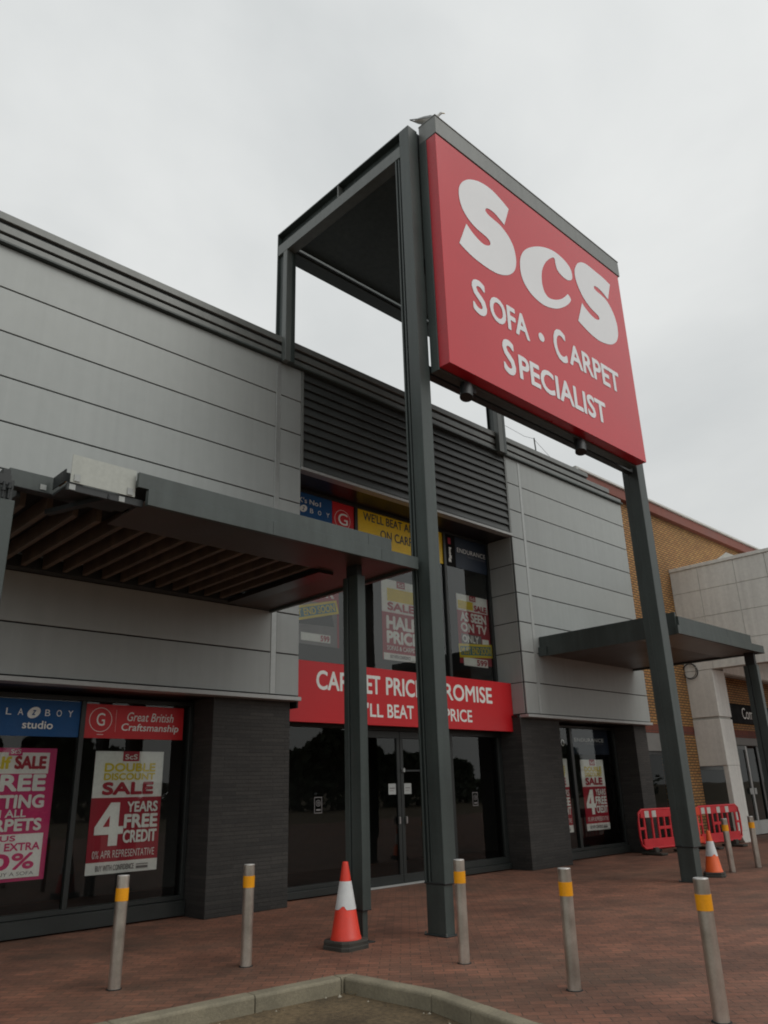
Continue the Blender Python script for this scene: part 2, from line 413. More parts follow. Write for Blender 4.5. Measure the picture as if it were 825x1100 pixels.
# body of the building behind
b = MB()
b.box(XL, XR-.05, CY+.52, 30, 9.30, 9.36, 'roof_grey')
b.box(XL, XL+.2, WY+.3, 30, 0, 9.29, 'shop_dark'); b.box(XR-.25, XR-.05, WY+.05, 30, 0, 9.29, 'roof_grey'); b.box(XL+.21, XR-.26, 29.8, 30, 0, 9.29, 'shop_dark')
part(b, 'wall')
b = MB(); b.box(XL+.21, XR-.26, WY+3.4, WY+3.5, .02, 3.2, 'shop_dark'); b.box(XL+.21, XR-.26, WY+.12, 29.7, 3.25, 3.5, 'shop_dark')
b.box(7.92, 13.95, WY+2.2, WY+2.3, 3.52, 7.0, 'shop_dark'); b.box(7.92, 13.95, WY+.1, WY+2.3, 7.02, 7.055, 'shop_dark')
b.box(7.6, 7.9, WY+.12, WY+3.3, 3.52, 7.0, 'shop_dark'); b.box(13.97, 14.2, WY+.12, WY+3.3, 3.52, 7.0, 'shop_dark')
part(b, 'interior_wall')
b = MB(); b.box(XL+.21, XR-.26, WY+.1, WY+3.4, .004, .012, 'carpet_dark'); part(b, 'interior_floor')
# brick piers
for x0, x1 in ((-2.2, -.9), (6.37, 7.79), (13.92, 15.36), (18.65, 19.26)):
    b = MB(); b.box(x0, x1, 10.35, WY+.25, 0, 2.998, 'dark_brick'); part(b, 'brick_pier', .004)
# band behind the banner between ground floor and first floor glazing
b = MB(); b.box(7.80, 13.91, 10.62, WY+.12, 2.74, 3.70, 'frame_grey'); part(b, 'spandrel')

def window(x0, x1, z0, z1, mull, glass='window_glass', fw=.06, sill=.0):
    """one glazed opening: frame part with its pane as a sub-part"""
    f = MB()
    f.box(x0, x1, WY-.05, WY+.06, z0, z0+fw, 'frame_grey'); f.box(x0, x1, WY-.05, WY+.06, z1-fw, z1, 'frame_grey')
    f.box(x0, x0+fw, WY-.047, WY+.06, z0+fw, z1-fw, 'frame_grey'); f.box(x1-fw, x1, WY-.047, WY+.06, z0+fw, z1-fw, 'frame_grey')
    for a, w in mull: f.box(a-w/2, a+w/2, WY-.045, WY+.055, z0+fw, z1-fw, 'frame_grey')
    fo = f.build('window', None, .004); fo.parent = shop; fo.matrix_parent_inverse = shop_inv
    if sill:
        s = MB(); s.box(x0, x1, WY-.10, WY+.08, .02, sill, 'frame_grey'); so = s.build('sill', None, .005); so.parent = fo
    gl = MB(); xs = [x0+fw] + [a for a, w in mull] + [x1-fw]
    for a, c in zip(xs, xs[1:]): gl.add([(a, WY+.004, z0+fw), (c, WY+.004, z0+fw), (c, WY+.004, z1-fw), (a, WY+.004, z1-fw)], [(0,1,2,3)], glass)
    go = gl.build('pane'); go.parent = fo
    return fo
window(-.88, 6.36, .22, 2.96, [(1.5, .07), (3.08, .07), (4.64, .065)], sill=.215)
window(15.37, 18.64, .18, 2.96, [(16.63, .10)], sill=.175)
window(7.905, 13.975, 3.72, 7.055, [(9.81, .07), (12.43, .075)], 'upper_glass')
window(7.80, 9.66, .13, 2.735, [], 'door_glass', sill=.128)
window(12.20, 13.91, .13, 2.735, [], 'door_glass', .12, sill=.128)
# double entrance doors
for x0, x1, hx in ((9.86, 10.825, 10.74), (10.835, 11.80, 10.92)):
    f = MB(); y0 = WY-.03
    f.box(x0, x1, y0, WY+.05, .03, .17, 'frame_grey'); f.box(x0, x1, y0, WY+.05, 2.53, 2.66, 'frame_grey')
    f.box(x0, x0+.08, y0+.003, WY+.05, .17, 2.53, 'frame_grey'); f.box(x1-.08, x1, y0+.003, WY+.05, .17, 2.53, 'frame_grey')
    fo = f.build('door', None, .004); fo.parent = shop; fo.matrix_parent_inverse = shop_inv
    gl = MB(); gl.add([(x0+.08, WY, .17), (x1-.08, WY, .17), (x1-.08, WY, 2.53), (x0+.08, WY, 2.53)], [(0,1,2,3)], 'door_glass'); go = gl.build('pane'); go.parent = fo
    h = MB(); h.box(hx-.018, hx+.018, WY-.075, WY-.035, 1.02, 1.14, 'handle_metal'); h.box(hx-.012, hx+.012, WY-.05, WY-.028, 1.04, 1.12, 'handle_metal'); ho = h.build('handle', None, .004); ho.parent = fo
    st = MB(); sx = x1-.30 if hx < 10.8 else x0+.10
    st.box(sx, sx+.19, WY-.006, WY-.002, 1.53, 1.72, 'sticker'); st.box(sx+.03, sx+.16, WY-.0085, WY-.0065, 1.63, 1.65, 'p_grey'); st.box(sx+.03, sx+.13, WY-.0085, WY-.0065, 1.59, 1.60, 'p_grey')
    so = st.build('notice'); so.parent = fo
b = MB(); b.box(9.66, 9.86, WY-.05, WY+.06, .02, 2.735, 'frame_grey'); b.box(11.80, 12.20, WY-.05, WY+.06, .02, 2.735, 'frame_grey')
b.box(9.862, 11.798, WY-.05, WY+.06, 2.665, 2.735, 'frame_grey'); part(b, 'door_frame', .004)
b = MB(); b.box(9.66, 12.2, WY-.16, WY-.052, .004, .03, 'silver_light'); part(b, 'threshold', .004)
# closer at the head of the door, small fittings
b = MB(); b.box(10.88, 11.35, WY-.07, WY-.032, 1.93, 1.96, 'steel_dark'); b.box(10.86, 10.90, WY-.08, WY-.032, 1.92, 1.99, 'sticker'); part(b, 'door_fitting')
# manifestation stickers on the side glass
for cx, cz in ((8.86, 1.40), (12.98, 1.39)):
    bd = Board(WY-.001, cx-.085, cx+.085, cz-.13, cz+.13)
    for r in ((0,0,1,.05),(0,.95,1,1),(0,.05,.07,.95),(.93,.05,1,.95)): bd.rect(*r, 'p_grey', up=(r[1] == 0))
    bd.ring(.5, .62, .20, .04, 'p_grey', asp=.17/.26); bd.ring(.5, .62, .09, .04, 'p_grey', asp=.17/.26); bd.rect(.2, .16, .8, .26, 'p_grey')
    part(bd, 'door_sticker')

# ================================================================== RED BANNER OVER THE DOORS
bn = thing('banner_sign', 'wide red sign reading carpet price promise over the shop entrance', 'sign', (10.88, 10.58, 2.72))
inv = Matrix.Translation((-10.88, -10.58, -2.72))
def sub(o, p, iv): o.parent = p; o.matrix_parent_inverse = iv; return o
b = MB(); b.box(7.80, 13.972, 10.56, 10.615, 2.715, 3.742, 'banner_red'); sub(b.build('panel', None, .004), bn, inv)
bd = Board(10.5585, 7.80, 13.972, 2.715, 3.742)
W_, H_ = 6.172, 1.027
def bt(s, x0, x1, z0, z1, off, sp=1.0): bd.text(s, (x0-7.8)/W_, (z0-2.715)/H_, (x1-7.8)/W_, (z1-2.715)/H_, 'p_white', off, 0, sp, up=False)
for w_, xa, xb in (('CAR', 8.50, 9.26), ('P', 9.34, 9.56), ('ET', 9.66, 10.02), ('PRICE', 10.16, 11.13), ('P', 11.47, 11.68), ('ROMISE', 11.78, 13.28)): bt(w_, xa, xb, 3.265, 3.60, .022)
for w_, xa, xb in (('WE', 9.14, 9.60), ("'LL", 9.67, 10.075), ('BEAT', 10.18, 10.88), ('ANY', 11.06, 11.62), ('PRICE', 11.755, 12.585)): bt(w_, xa, xb, 2.86, 3.105, .018)
sub(bd.build('lettering'), bn, inv)

# ================================================================== SIGN GANTRY (steel frame)
GX0, GX1 = (7.35, 7.57), (13.62, 13.90)
gan = thing('sign_gantry', 'tall dark grey steel frame standing over the forecourt and carrying the red shop sign', 'sign frame', (10.6, 6.9, 0))
ginv = Matrix.Translation((-10.6, -6.9, 0))
for i, (x0, x1) in enumerate((GX0, GX1)):
    b = MB()
    b.box(x0, x1, 6.74, 6.95, .55, 12.03, 'steel_grey')
    if i: b.box(x0, x1, 6.951, 7.075, .566, 11.49, 'steel_grey')
    b.box(x0+.035, x1-.005, 6.95, 6.985, .55, 11.5, 'steel_dark'); b.box(x0+.012, x1-.005, 6.985, 7.015, .55, 11.5, 'steel_grey')
    b.box(x0+.045, x1-.005, 7.015, 7.045, .55, 11.5, 'steel_dark'); b.box(x0+.004, x1-.005, 7.045, 7.075, .55, 11.5, 'steel_grey')
    b.box(x0-.004, x1+.004, 6.736, 7.078, .545, .565, 'steel_dark')
    co = sub(b.build('column', None, .006), gan, ginv)
    f = MB(); f.box(x0+.012, x1-.055, 6.765, 7.06, 0, .545, 'steel_grey'); f.box(x0-.02, x1-.02, 6.73, 7.09, 0, .014, 'steel_dark')
    [f.tube([(bx, by, .012), (bx, by, .04)], .012, 'steel_light', 6) for bx in (x0-.008, x1-.04) for by in (6.745, 7.075)]
    fo = f.build('base', None, .004); fo.parent = co
    b = MB()                                                       # rear leg on the roof edge
    b.box(x0, x1-.10, 10.05, 10.17, 9.06, 11.498, 'steel_light'); b.box(x1-.099, x1, 10.05, 10.17, 9.06, 11.498, 'steel_grey'); b.box(x0+.055, x1-.01, 10.17, 10.35, 9.06, 11.72, 'steel_grey'); b.box(x0, x1-.01, 10.35, 10.375, 9.06, 12.0, 'steel_grey')
    sub(b.build('rear_leg', None, .006), gan, ginv)
    b = MB()                                                       # side beam: top flange, recessed web, plated lower half
    b.box(x0, x1-.01, 6.951, 10.375, 12.0, 12.03, 'steel_grey'); b.box(x0+.12, x1-.01, 6.952, 10.349, 11.73, 11.999, 'steel_grey'); b.box(x0, x1-.01, 6.951, 10.349, 11.50, 11.729, 'steel_light')
    b.box(x0+.002, x0+.118, 8.53, 8.555, 11.73, 11.998, 'flashing')
    sub(b.build('side_beam', None, .005), gan, ginv)
b = MB(); b.box(7.575, 13.595, 10.05, 10.37, 11.50, 11.56, 'steel_grey'); b.box(7.575, 13.595, 10.30, 10.37, 11.56, 12.02, 'steel_grey'); b.box(7.575, 13.595, 10.08, 10.12, 11.56, 11.64, 'steel_dark')
sub(b.build('rear_beam', None, .005), gan, ginv)
b = MB(); b.box(7.575, 13.595, 6.80, 10.04, 11.64, 11.70, 'steel_grey'); sub(b.build('deck', None), gan, ginv)
b = MB(); b.box(7.575, 13.595, 6.76, 6.80, 11.55, 12.02, 'steel_dark'); b.box(7.575, 13.595, 6.82, 6.95, 9.4, 9.55, 'steel_dark'); b.box(7.575, 13.595, 6.82, 6.95, 7.45, 7.60, 'steel_dark')
sub(b.build('front_beam', None), gan, ginv)

# ================================================================== BIG SHOP SIGN
SX0, SX1, SZ0, SZ1, SY = 7.60, 13.30, 7.44, 11.74, 6.37
sg = thing('shop_sign', 'huge red illuminated style box sign with white ScS letters mounted high on the steel frame', 'sign', (10.45, 6.5, 7.4))
sinv = Matrix.Translation((-10.45, -6.5, -7.4))
b = MB()
b.box(SX0, SX1, SY, SY+.004, SZ0, SZ1, 'sign_red'); b.box(SX0+.001, SX1-.001, SY+.0045, SY+.20, SZ0+.001, SZ1-.001, 'sign_red_edge')
sub(b.build('face_panel', None, .004), sg, sinv)
b = MB(); b.box(SX0-.01, SX1-.02, SY+.202, 6.735, SZ0-.035, 11.755, 'steel_grey'); sub(b.build('backing_frame', None, .006), sg, sinv)
b = MB(); b.box(7.605, 13.37, SY-.012, 6.735, 11.762, 12.12, 'flashing'); b.box(7.60, 13.376, SY-.022, 6.738, 12.121, 12.145, 'flashing'); sub(b.build('cap', None, .006), sg, sinv)
S1=[(9.487,11.29),(9.288,11.372),(9.043,11.435),(8.796,11.431),(8.578,11.369),(8.391,11.272),(8.233,11.13),(8.133,10.975),(8.101,10.838),(8.107,10.692),(8.151,10.557),(8.239,10.448),(8.359,10.368),(8.512,10.316),(8.699,10.293),(8.8,10.268),(8.846,10.223),(8.826,10.155),(8.722,10.099),(8.618,10.089),(8.491,10.123),(8.355,10.184),(8.236,10.269),(8.018,9.771),(8.128,9.727),(8.317,9.673),(8.541,9.645),(8.772,9.64),(8.982,9.662),(9.189,9.735),(9.358,9.842),(9.488,9.988),(9.55,10.161),(9.557,10.307),(9.523,10.48),(9.444,10.605),(9.315,10.707),(9.165,10.768),(9.012,10.785),(8.862,10.806),(8.791,10.849),(8.814,10.912),(8.894,10.949),(8.986,10.955),(9.078,10.942),(9.211,10.886),(9.307,10.843)]
CC=[(11.364,10.715),(11.402,10.835),(11.363,10.967),(11.23,11.052),(11.018,11.095),(10.776,11.085),(10.506,11.009),(10.234,10.88),(9.987,10.716),(9.809,10.543),(9.695,10.342),(9.66,10.154),(9.672,9.976),(9.748,9.831),(9.881,9.727),(10.043,9.667),(10.258,9.644),(10.488,9.682),(10.733,9.774),(10.971,9.924),(11.141,10.066),(11.238,10.192),(11.202,10.257),(11.148,10.28),(11.071,10.205),(10.929,10.08),(10.77,9.981),(10.596,9.909),(10.456,9.891),(10.354,9.952),(10.309,10.087),(10.315,10.264),(10.368,10.449),(10.494,10.658),(10.662,10.833),(10.797,10.929),(10.839,10.902),(10.846,10.806),(10.876,10.705),(10.961,10.649),(11.077,10.624),(11.224,10.63)]
S2=[(12.881,11.332),(12.637,11.375),(12.31,11.391),(12.042,11.398),(11.849,11.359),(11.67,11.243),(11.551,11.079),(11.508,10.938),(11.519,10.791),(11.577,10.65),(11.676,10.513),(11.808,10.406),(11.998,10.325),(12.174,10.286),(12.232,10.238),(12.204,10.185),(12.09,10.149),(11.937,10.164),(11.793,10.216),(11.679,10.28),(11.636,10.317),(11.409,9.816),(11.595,9.751),(11.835,9.692),(12.088,9.668),(12.362,9.708),(12.597,9.789),(12.784,9.923),(12.892,10.087),(12.929,10.241),(12.926,10.413),(12.871,10.581),(12.765,10.726),(12.624,10.836),(12.44,10.872),(12.253,10.889),(12.19,10.918),(12.22,10.981),(12.359,10.999),(12.516,10.968),(12.642,10.915),(12.71,10.894)]
for pts, cor in ((S1, (0, 22, 23, 46)), (CC, (22,)), (S2, (0, 20, 21, 41))):
    q = smooth_closed(pts, cor); m_ = MB()
    m_.add([(x, SY-.006, z) for x, z in q], fill_poly(q), 'sign_white'); sub(m_.build('logo_letter'), sg, sinv)
bd = Board(SY-.003, SX0, SX1, SZ0, SZ1)
def stx(s, x0, x1, z0, z1, off=.027):
    bd.text(s, (x0-SX0)/(SX1-SX0), (z0-SZ0)/(SZ1-SZ0), (x1-SX0)/(SX1-SX0), (z1-SZ0)/(SZ1-SZ0), 'sign_white', off, up=False)
bd.lay = 1
stx('S', 8.25, 8.60, 8.60, 9.26, .023); stx('OFA', 8.68, 9.73, 8.655, 9.14)
bd.add([bd.P(*(((10.09+.085*math.cos(t))-SX0)/(SX1-SX0), ((8.90+.085*math.sin(t))-SZ0)/(SZ1-SZ0))) for t in [k*math.pi/10 for k in range(20)]], [tuple(range(20))], 'sign_white')
stx('C', 10.46, 10.86, 8.64, 9.31, .023); stx('ARPET', 10.93, 12.66, 8.70, 9.16)
stx('S', 8.92, 9.24, 7.78, 8.43, .023); stx('PECIALIST', 9.33, 11.98, 7.81, 8.27)
sub(bd.build('lettering'), sg, sinv)
def flood(x, tilt):
    b = MB(); b.obox((x+.22, 6.62, 7.40), (x+.10, 6.60, 7.26), .10, .05, 'steel_dark'); b.box(x+.05, x+.32, 6.58, 6.68, 7.30, 7.40, 'steel_dark')
    d = Vector((-.10, -.04, -.30)).normalized()
    b.tube([Vector((x+.08, 6.56, 7.36)), Vector((x+.08, 6.56, 7.36))+d*.10, Vector((x+.08, 6.56, 7.36))+d*.27], [.07, .095, .10], 'steel_dark', 16)
    sub(b.build('floodlight', None, .003), sg, sinv)
flood(8.12, 0); flood(11.20, 0)

# ================================================================== CANOPIES
def post(x0, x1, y0, y1, ztop, zcov, parent, iv, base=True):
    b = MB(); b.box(x0, x1, y0, y0+.18, .33, zcov, 'steel_grey'); b.box(x0+.02, x1-.004, y0+.18, y0+.21, .33, zcov, 'steel_dark')
    b.box(x0+.004, x1-.004, y0+.21, y1, .33, zcov, 'steel_grey'); b.box(x0-.004, x1+.004, y0-.004, y1+.004, .325, .34, 'steel_dark')
    b.box(x0+.02, x1-.03, y0+.03, y1-.03, 0, .325, 'steel_grey'); b.box(x0+.02, x1-.02, y0+.03, y1-.05, zcov, ztop, 'steel_dark')
    b.box(x0-.03, x1+.03, y0-.03, y1+.03, 0, .012, 'steel_dark')
    return sub(b.build('post', None, .005), parent, iv)
cl = thing('entrance_canopy', 'flat grey canopy with exposed timber slats underneath, its left fascia stripped off', 'canopy', (4.6, 8.5, 0))
civ = Matrix.Translation((-4.6, -8.5, 0))
b = MB()
b.box(3.36, 7.28, 6.87, 6.93, 4.37, 4.538, 'steel_grey'); b.box(7.22, 7.28, 6.931, 10.19, 4.37, 4.538, 'steel_grey')
b.box(3.25, 6.80, 6.885, 6.93, 4.541, 4.70, 'steel_grey'); b.box(6.75, 6.80, 6.931, 10.19, 4.541, 4.70, 'steel_grey')
b.box(6.388, 6.392, 6.882, 6.886, 4.55, 4.695, 'steel_dark'); b.box(6.60, 6.604, 6.867, 6.871, 4.38, 4.53, 'steel_dark'); b.box(4.90, 4.904, 6.867, 6.871, 4.38, 4.53, 'steel_dark')
sub(b.build('fascia', None, .004), cl, civ)
b = MB(); b.box(3.31, 6.74, 6.96, 10.19, 4.64, 4.68, 'roof_grey'); b.box(2.37, 3.309, 7.57, 10.19, 4.64, 4.68, 'roof_grey'); sub(b.build('roof_deck'), cl, civ)
b = MB(); b.box(2.4, 6.32, 7.80, 10.0, 4.605, 4.638, 'gap_black'); sub(b.build('deck_underside'), cl, civ)
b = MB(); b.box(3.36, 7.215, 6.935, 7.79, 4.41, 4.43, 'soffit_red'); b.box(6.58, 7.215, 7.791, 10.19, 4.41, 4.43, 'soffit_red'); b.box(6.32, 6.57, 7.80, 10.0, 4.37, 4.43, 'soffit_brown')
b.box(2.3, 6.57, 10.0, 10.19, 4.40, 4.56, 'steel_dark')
sub(b.build('soffit'), cl, civ)
x = 2.44
while x < 6.3:
    b = MB(); b.box(x, x+.06, 7.80+random.uniform(-.02, .02), 9.995, 4.42, 4.60, 'timber'); sub(b.build('timber_slat', None, .004), cl, civ); x += .266
b = MB()                                                           # bare steelwork of the stripped corner
b.box(2.20, 3.30, 7.46, 7.50, 4.48, 4.655, 'steel_grey'); b.box(2.20, 3.30, 7.501, 7.56, 4.645, 4.655, 'steel_grey'); b.box(2.20, 3.30, 7.44, 7.56, 4.465, 4.479, 'steel_dark')
b.box(2.32, 2.36, 7.56, 9.99, 4.42, 4.62, 'steel_dark'); b.box(2.12, 2.19, 7.38, 7.52, 4.50, 4.60, 'steel_dark')
b.box(2.58, 3.36, 6.975, 7.01, 4.37, 4.445, 'steel_dark'); b.box(2.60, 3.34, 7.02, 7.40, 4.43, 4.455, 'steel_dark')
sub(b.build('steel_channel', None, .004), cl, civ)
b = MB(); b.box(2.60, 3.255, 6.955, 6.965, 4.45, 4.735, 'backing_grey'); sub(b.build('backing_sheet'), cl, civ)
for (x, y, z0) in ((2.60, 7.0, 4.50), (2.74, 7.02, 4.49)):
    b = MB(); b.box(x, x+.010, y+.1, y+.40, z0, z0+.13, 'steel_dark'); b.box(x-.035, x+.045, y+.088, y+.099, z0, z0+.09, 'steel_dark'); b.box(x+.011, x+.035, y+.15, y+.3, z0+.01, z0+.04, 'copper')
    sub(b.build('bracket'), cl, civ)
for (x, y, z0, h_) in ((2.50, 7.452, 4.50, .055), (2.60, 6.968, 4.38, .055), (3.10, 6.968, 4.375, .055), (2.63, 6.945, 4.465, .07), (3.17, 6.945, 4.46, .07)):
    b = MB(); b.box(x, x+.06, y, y+.006, z0, z0+h_, 'sticker'); sub(b.build('label_tag'), cl, civ)
b = MB(); b.obox((3.02, 6.98, 4.40), (2.70, 7.75, 4.38), .07, .05, 'steel_dark'); sub(b.build('strut'), cl, civ)
post(6.52, 6.65, 7.25, 7.55, 4.41, 4.26, cl, civ)
post(2.09, 2.225, 7.25, 7.55, 4.46, 4.25, cl, civ)
b = MB()
for k in range(3): b.tube([(2.06+.05*k, 7.26, 4.26), (2.06+.05*k, 7.26, 4.42)], .012, 'steel_dark', 8); b.tube([(2.06+.05*k, 7.26, 4.30+.03*k), (2.06+.05*k, 7.26, 4.325+.03*k)], .024, 'steel_dark', 6)
b.box(2.04, 2.17, 7.27, 7.31, 4.40, 4.50, 'steel_dark')
sub(b.build('fixing_bolts'), cl, civ)

cr = thing('entrance_canopy', 'complete flat grey canopy on slim posts in front of the right hand shop window', 'canopy', (16.7, 8.5, 0))
riv = Matrix.Translation((-16.7, -8.5, 0))
b = MB()
b.box(14.60, 18.77, 6.87, 6.93, 4.34, 4.508, 'steel_grey'); b.box(18.71, 18.77, 6.931, 10.19, 4.34, 4.508, 'steel_grey')
b.box(14.70, 18.16, 6.885, 6.93, 4.511, 4.695, 'steel_grey'); b.box(18.10, 18.16, 6.931, 10.19, 4.511, 4.695, 'steel_grey')
b.box(14.66, 14.71, 6.931, 10.19, 4.34, 4.78, 'steel_grey'); b.box(14.60, 14.655, 10.0, 10.19, 4.34, 4.54, 'steel_grey')
b.box(16.9, 16.904, 6.882, 6.886, 4.52, 4.69, 'steel_dark')
sub(b.build('fascia', None, .004), cr, riv)
b = MB(); b.box(14.712, 18.1, 6.96, 10.19, 4.62, 4.66, 'roof_grey'); sub(b.build('roof_deck'), cr, riv)
b = MB(); b.box(14.712, 18.705, 6.935, 7.85, 4.37, 4.39, 'flashing'); b.box(14.712, 18.705, 7.852, 10.19, 4.385, 4.405, 'soffit_red'); sub(b.build('soffit'), cr, riv)
post(18.49, 18.63, 7.0, 7.30, 4.37, 4.08, cr, riv)

# ================================================================== POSTERS AND WINDOW SIGNS
PY = WY+.035
def put(bd, name, label, cat, group=None):
    return tag(bd.build(name), label, cat, group)
def credit_poster(x0, x1, z0, z1, label):
    b = Board(PY, x0, x1, z0, z1); b.slab('p_red'); b.rect(0, .61, 1, 1, 'p_white'); b.rect(0, 0, 1, .095, 'p_white', up=False)
    b.rect(.39, .915, .63, 1.0, 'p_red'); b.text('ScS', .42, .93, .60, .975, 'p_white', .02)
    b.text('DOUBLE', .14, .825, .88, .90, 'p_yellow', .035); b.text('DISCOUNT', .14, .755, .88, .815, 'p_yellow', .035, up=False)
    b.text('SALE', .13, .632, .87, .74, 'p_red', .05, up=False)
    four(b, .07, .22, .47, .57, 'p_white', 'p_red')
    b.text('YEARS', .50, .485, .95, .575, 'p_white', .03, up=False); b.text('FREE', .47, .355, .96, .47, 'p_white', .04, up=False); b.text('CREDIT', .47, .235, .96, .34, 'p_white', .03, up=False)
    b.text('0% APR REPRESENTATIVE', .07, .125, .94, .185, 'p_white', .0, up=False)
    b.text('BUY WITH CONFIDENCE', .13, .025, .66, .07, 'p_grey', .01, up=False); b.rect(.69, .055, .86, .062, 'p_grey'); b.rect(.69, .025, .86, .045, 'p_grey', up=False)
    return put(b, 'window_poster', label, 'poster')
credit_poster(4.90, 5.945, .64, 2.235, '4 years free credit sale poster in the window left of the entrance')
credit_poster(17.02, 18.04, .575, 2.18, 'sale poster with big white 4 in the window under the right canopy')
credit_poster(15.43, 16.46, .58, 2.196, 'sale poster mostly hidden behind the right brick pier, only its edge showing')
b = Board(PY, 3.20, 4.358, .655, 2.26); b.slab('p_pink')
b.rect(.10, .80, .92, .965, 'p_white'); b.text('Half', .16, .835, .50, .935, 'p_yellow', .04); b.text('SALE', .535, .835, .89, .94, 'p_red', .045, up=False); b.rect(.46, .94, .61, 1.0, 'p_pink'); b.text('ScS', .48, .955, .59, .99, 'p_white', .02)
b.text('FREE', .25, .665, .905, .795, 'p_white', .045); b.text('FITTING', .20, .535, .91, .64, 'p_white', .04, up=False); b.text('ON ALL', .25, .468, .725, .528, 'p_white', .025, up=False); b.text('CARPETS', .12, .365, .907, .46, 'p_white', .04, up=False)
b.rect(.08, .025, .94, .345, 'p_white'); b.text('PLUS', .33, .293, .64, .335, 'p_pink', .03); b.text('AN EXTRA', .31, .222, .915, .28, 'p_pink', .03, up=False)
b.text('20', .20, .085, .61, .205, 'p_pink', .05, up=False); b.text('%', .625, .085, .87, .205, 'p_pink', .03, up=False); b.text('IF YOU BUY A SOFA', .2, .042, .876, .068, 'p_grey', 0, up=False)
put(b, 'window_poster', 'bright pink poster for free fitting on all carpets at the left edge of the photo', 'poster')
HY = WY-.008
# lower left header boards
b = Board(HY, 3.12, 4.605, 2.41, 2.885); b.slab('p_blue')
for k, (ch, u) in enumerate((('L', .354), ('A', .456), ('B', .696), ('O', .80), ('Y', .906))): b.text(ch, u-.022, .56, u+.025, .74, 'p_white', .0, up=(k == 0))
b.poly([(.574+.055*math.cos(t)+.016*math.sin(t), .64+.16*math.sin(t)) for t in [k*math.pi/10 for k in range(20)]], 'p_white', up=False); b.lay += 1; b.text('Z', .556, .57, .592, .71, 'p_blue', .03, .3)
b.text('studio', .483, .20, .755, .42, 'p_white', .02, up=False)
put(b, 'window_sign', 'blue header board with white lettering and studio above the pink poster', 'sign')
b = Board(HY, 4.665, 6.21, 2.405, 2.87); b.slab('p_red'); b.rect(0, 0, 1, 1, 'banner_red')
b.ring(.155, .54, .36, .016, 'p_white', asp=1.545/.465); b.text('G', .115, .36, .195, .74, 'p_white', .005); b.rect(.13, .10, .19, .115, 'p_white', up=False); b.rect(.30, .2, .302, .85, 'p_white', up=False)
b.text('Great British', .41, .53, .89, .80, 'p_white', .004, .25, up=False); b.text('Craftsmanship', .36, .17, .95, .46, 'p_white', .012, .12, up=False)
put(b, 'window_sign', 'red header board reading Great British Craftsmanship above the free credit poster', 'sign')
# upper floor
UP = PY
HY = WY-.008
b = Board(HY, 7.98, 9.195, 6.05, 7.048); b.slab('p_blue')
b.text("UK's No1", .22, .745, .765, .85, 'p_white', .012)
for k, (ch, u) in enumerate((('L', .05), ('A', .20), ('B', .58), ('O', .74), ('Y', .91))): b.text(ch, u-.03, .575, u+.035, .665, 'p_white', 0, up=False)
b.poly([(.42+.07*math.cos(t)+.02*math.sin(t), .63+.075*math.sin(t)) for t in [k*math.pi/10 for k in range(20)]], 'p_white', up=False); b.text('Z', .395, .59, .445, .665, 'p_blue', .02, .3)
put(b, 'window_sign', 'blue board with UK\'s No1 lettering high in the window, next to a red board', 'sign')
b = Board(HY, 9.205, 9.765, 6.05, 7.045); b.slab('banner_red'); b.ring(.46, .61, .205, .008, 'p_white', asp=.565/.995); b.text('G', .26, .50, .70, .745, 'p_white', .004)
put(b, 'window_sign', 'narrow red board with a white letter G in a ring, upper window', 'sign')
b = Board(HY, 9.852, 12.40, 6.275, 7.065); b.slab('p_amber')
b.text("WE'LL BEAT ANY PRICE", .065, .64, .93, .88, 'p_ink', .012); b.text('ON CARPETS', .25, .25, .75, .50, 'p_ink', .012, up=False)
put(b, 'window_sign', 'yellow board about beating prices on carpets behind the tall sign column', 'sign')
b = Board(HY, 12.475, 12.815, 6.27, 7.0); b.slab('p_black'); b.text('kolig', .30, .12, .62, .60, 'p_white', .02, quarter=-1)
b.rect(.32, .70, .58, .90, 'p_red')
put(b, 'window_sign', 'slim black board with sideways white lettering in the upper window', 'sign')
def endurance(x0, x1, z0, z1, label):
    b = Board(HY if z0 > 4 else UP, x0, x1, z0, z1); b.slab('p_navy'); b.text('ENDURANCE', .05, .50, .86, .64, 'p_white', -.003, 0, 1.05); b.text('THE SOFA COLLECTION', .34, .40, .84, .445, 'p_grey', 0, up=False)
    put(b, 'window_sign', label, 'sign')
endurance(12.822, 14.05, 6.27, 7.02, 'dark navy ENDURANCE board at the top right of the upper window')
endurance(16.80, 18.40, 2.30, 2.90, 'dark navy ENDURANCE board at the top of the right hand ground floor window')
b = Board(UP, 15.40, 16.47, 2.32, 2.90); b.slab('p_black'); b.text('studio', .30, .28, .97, .68, 'p_white', .0)
put(b, 'window_sign', 'black header board with pale lettering half hidden by the right brick pier', 'sign')
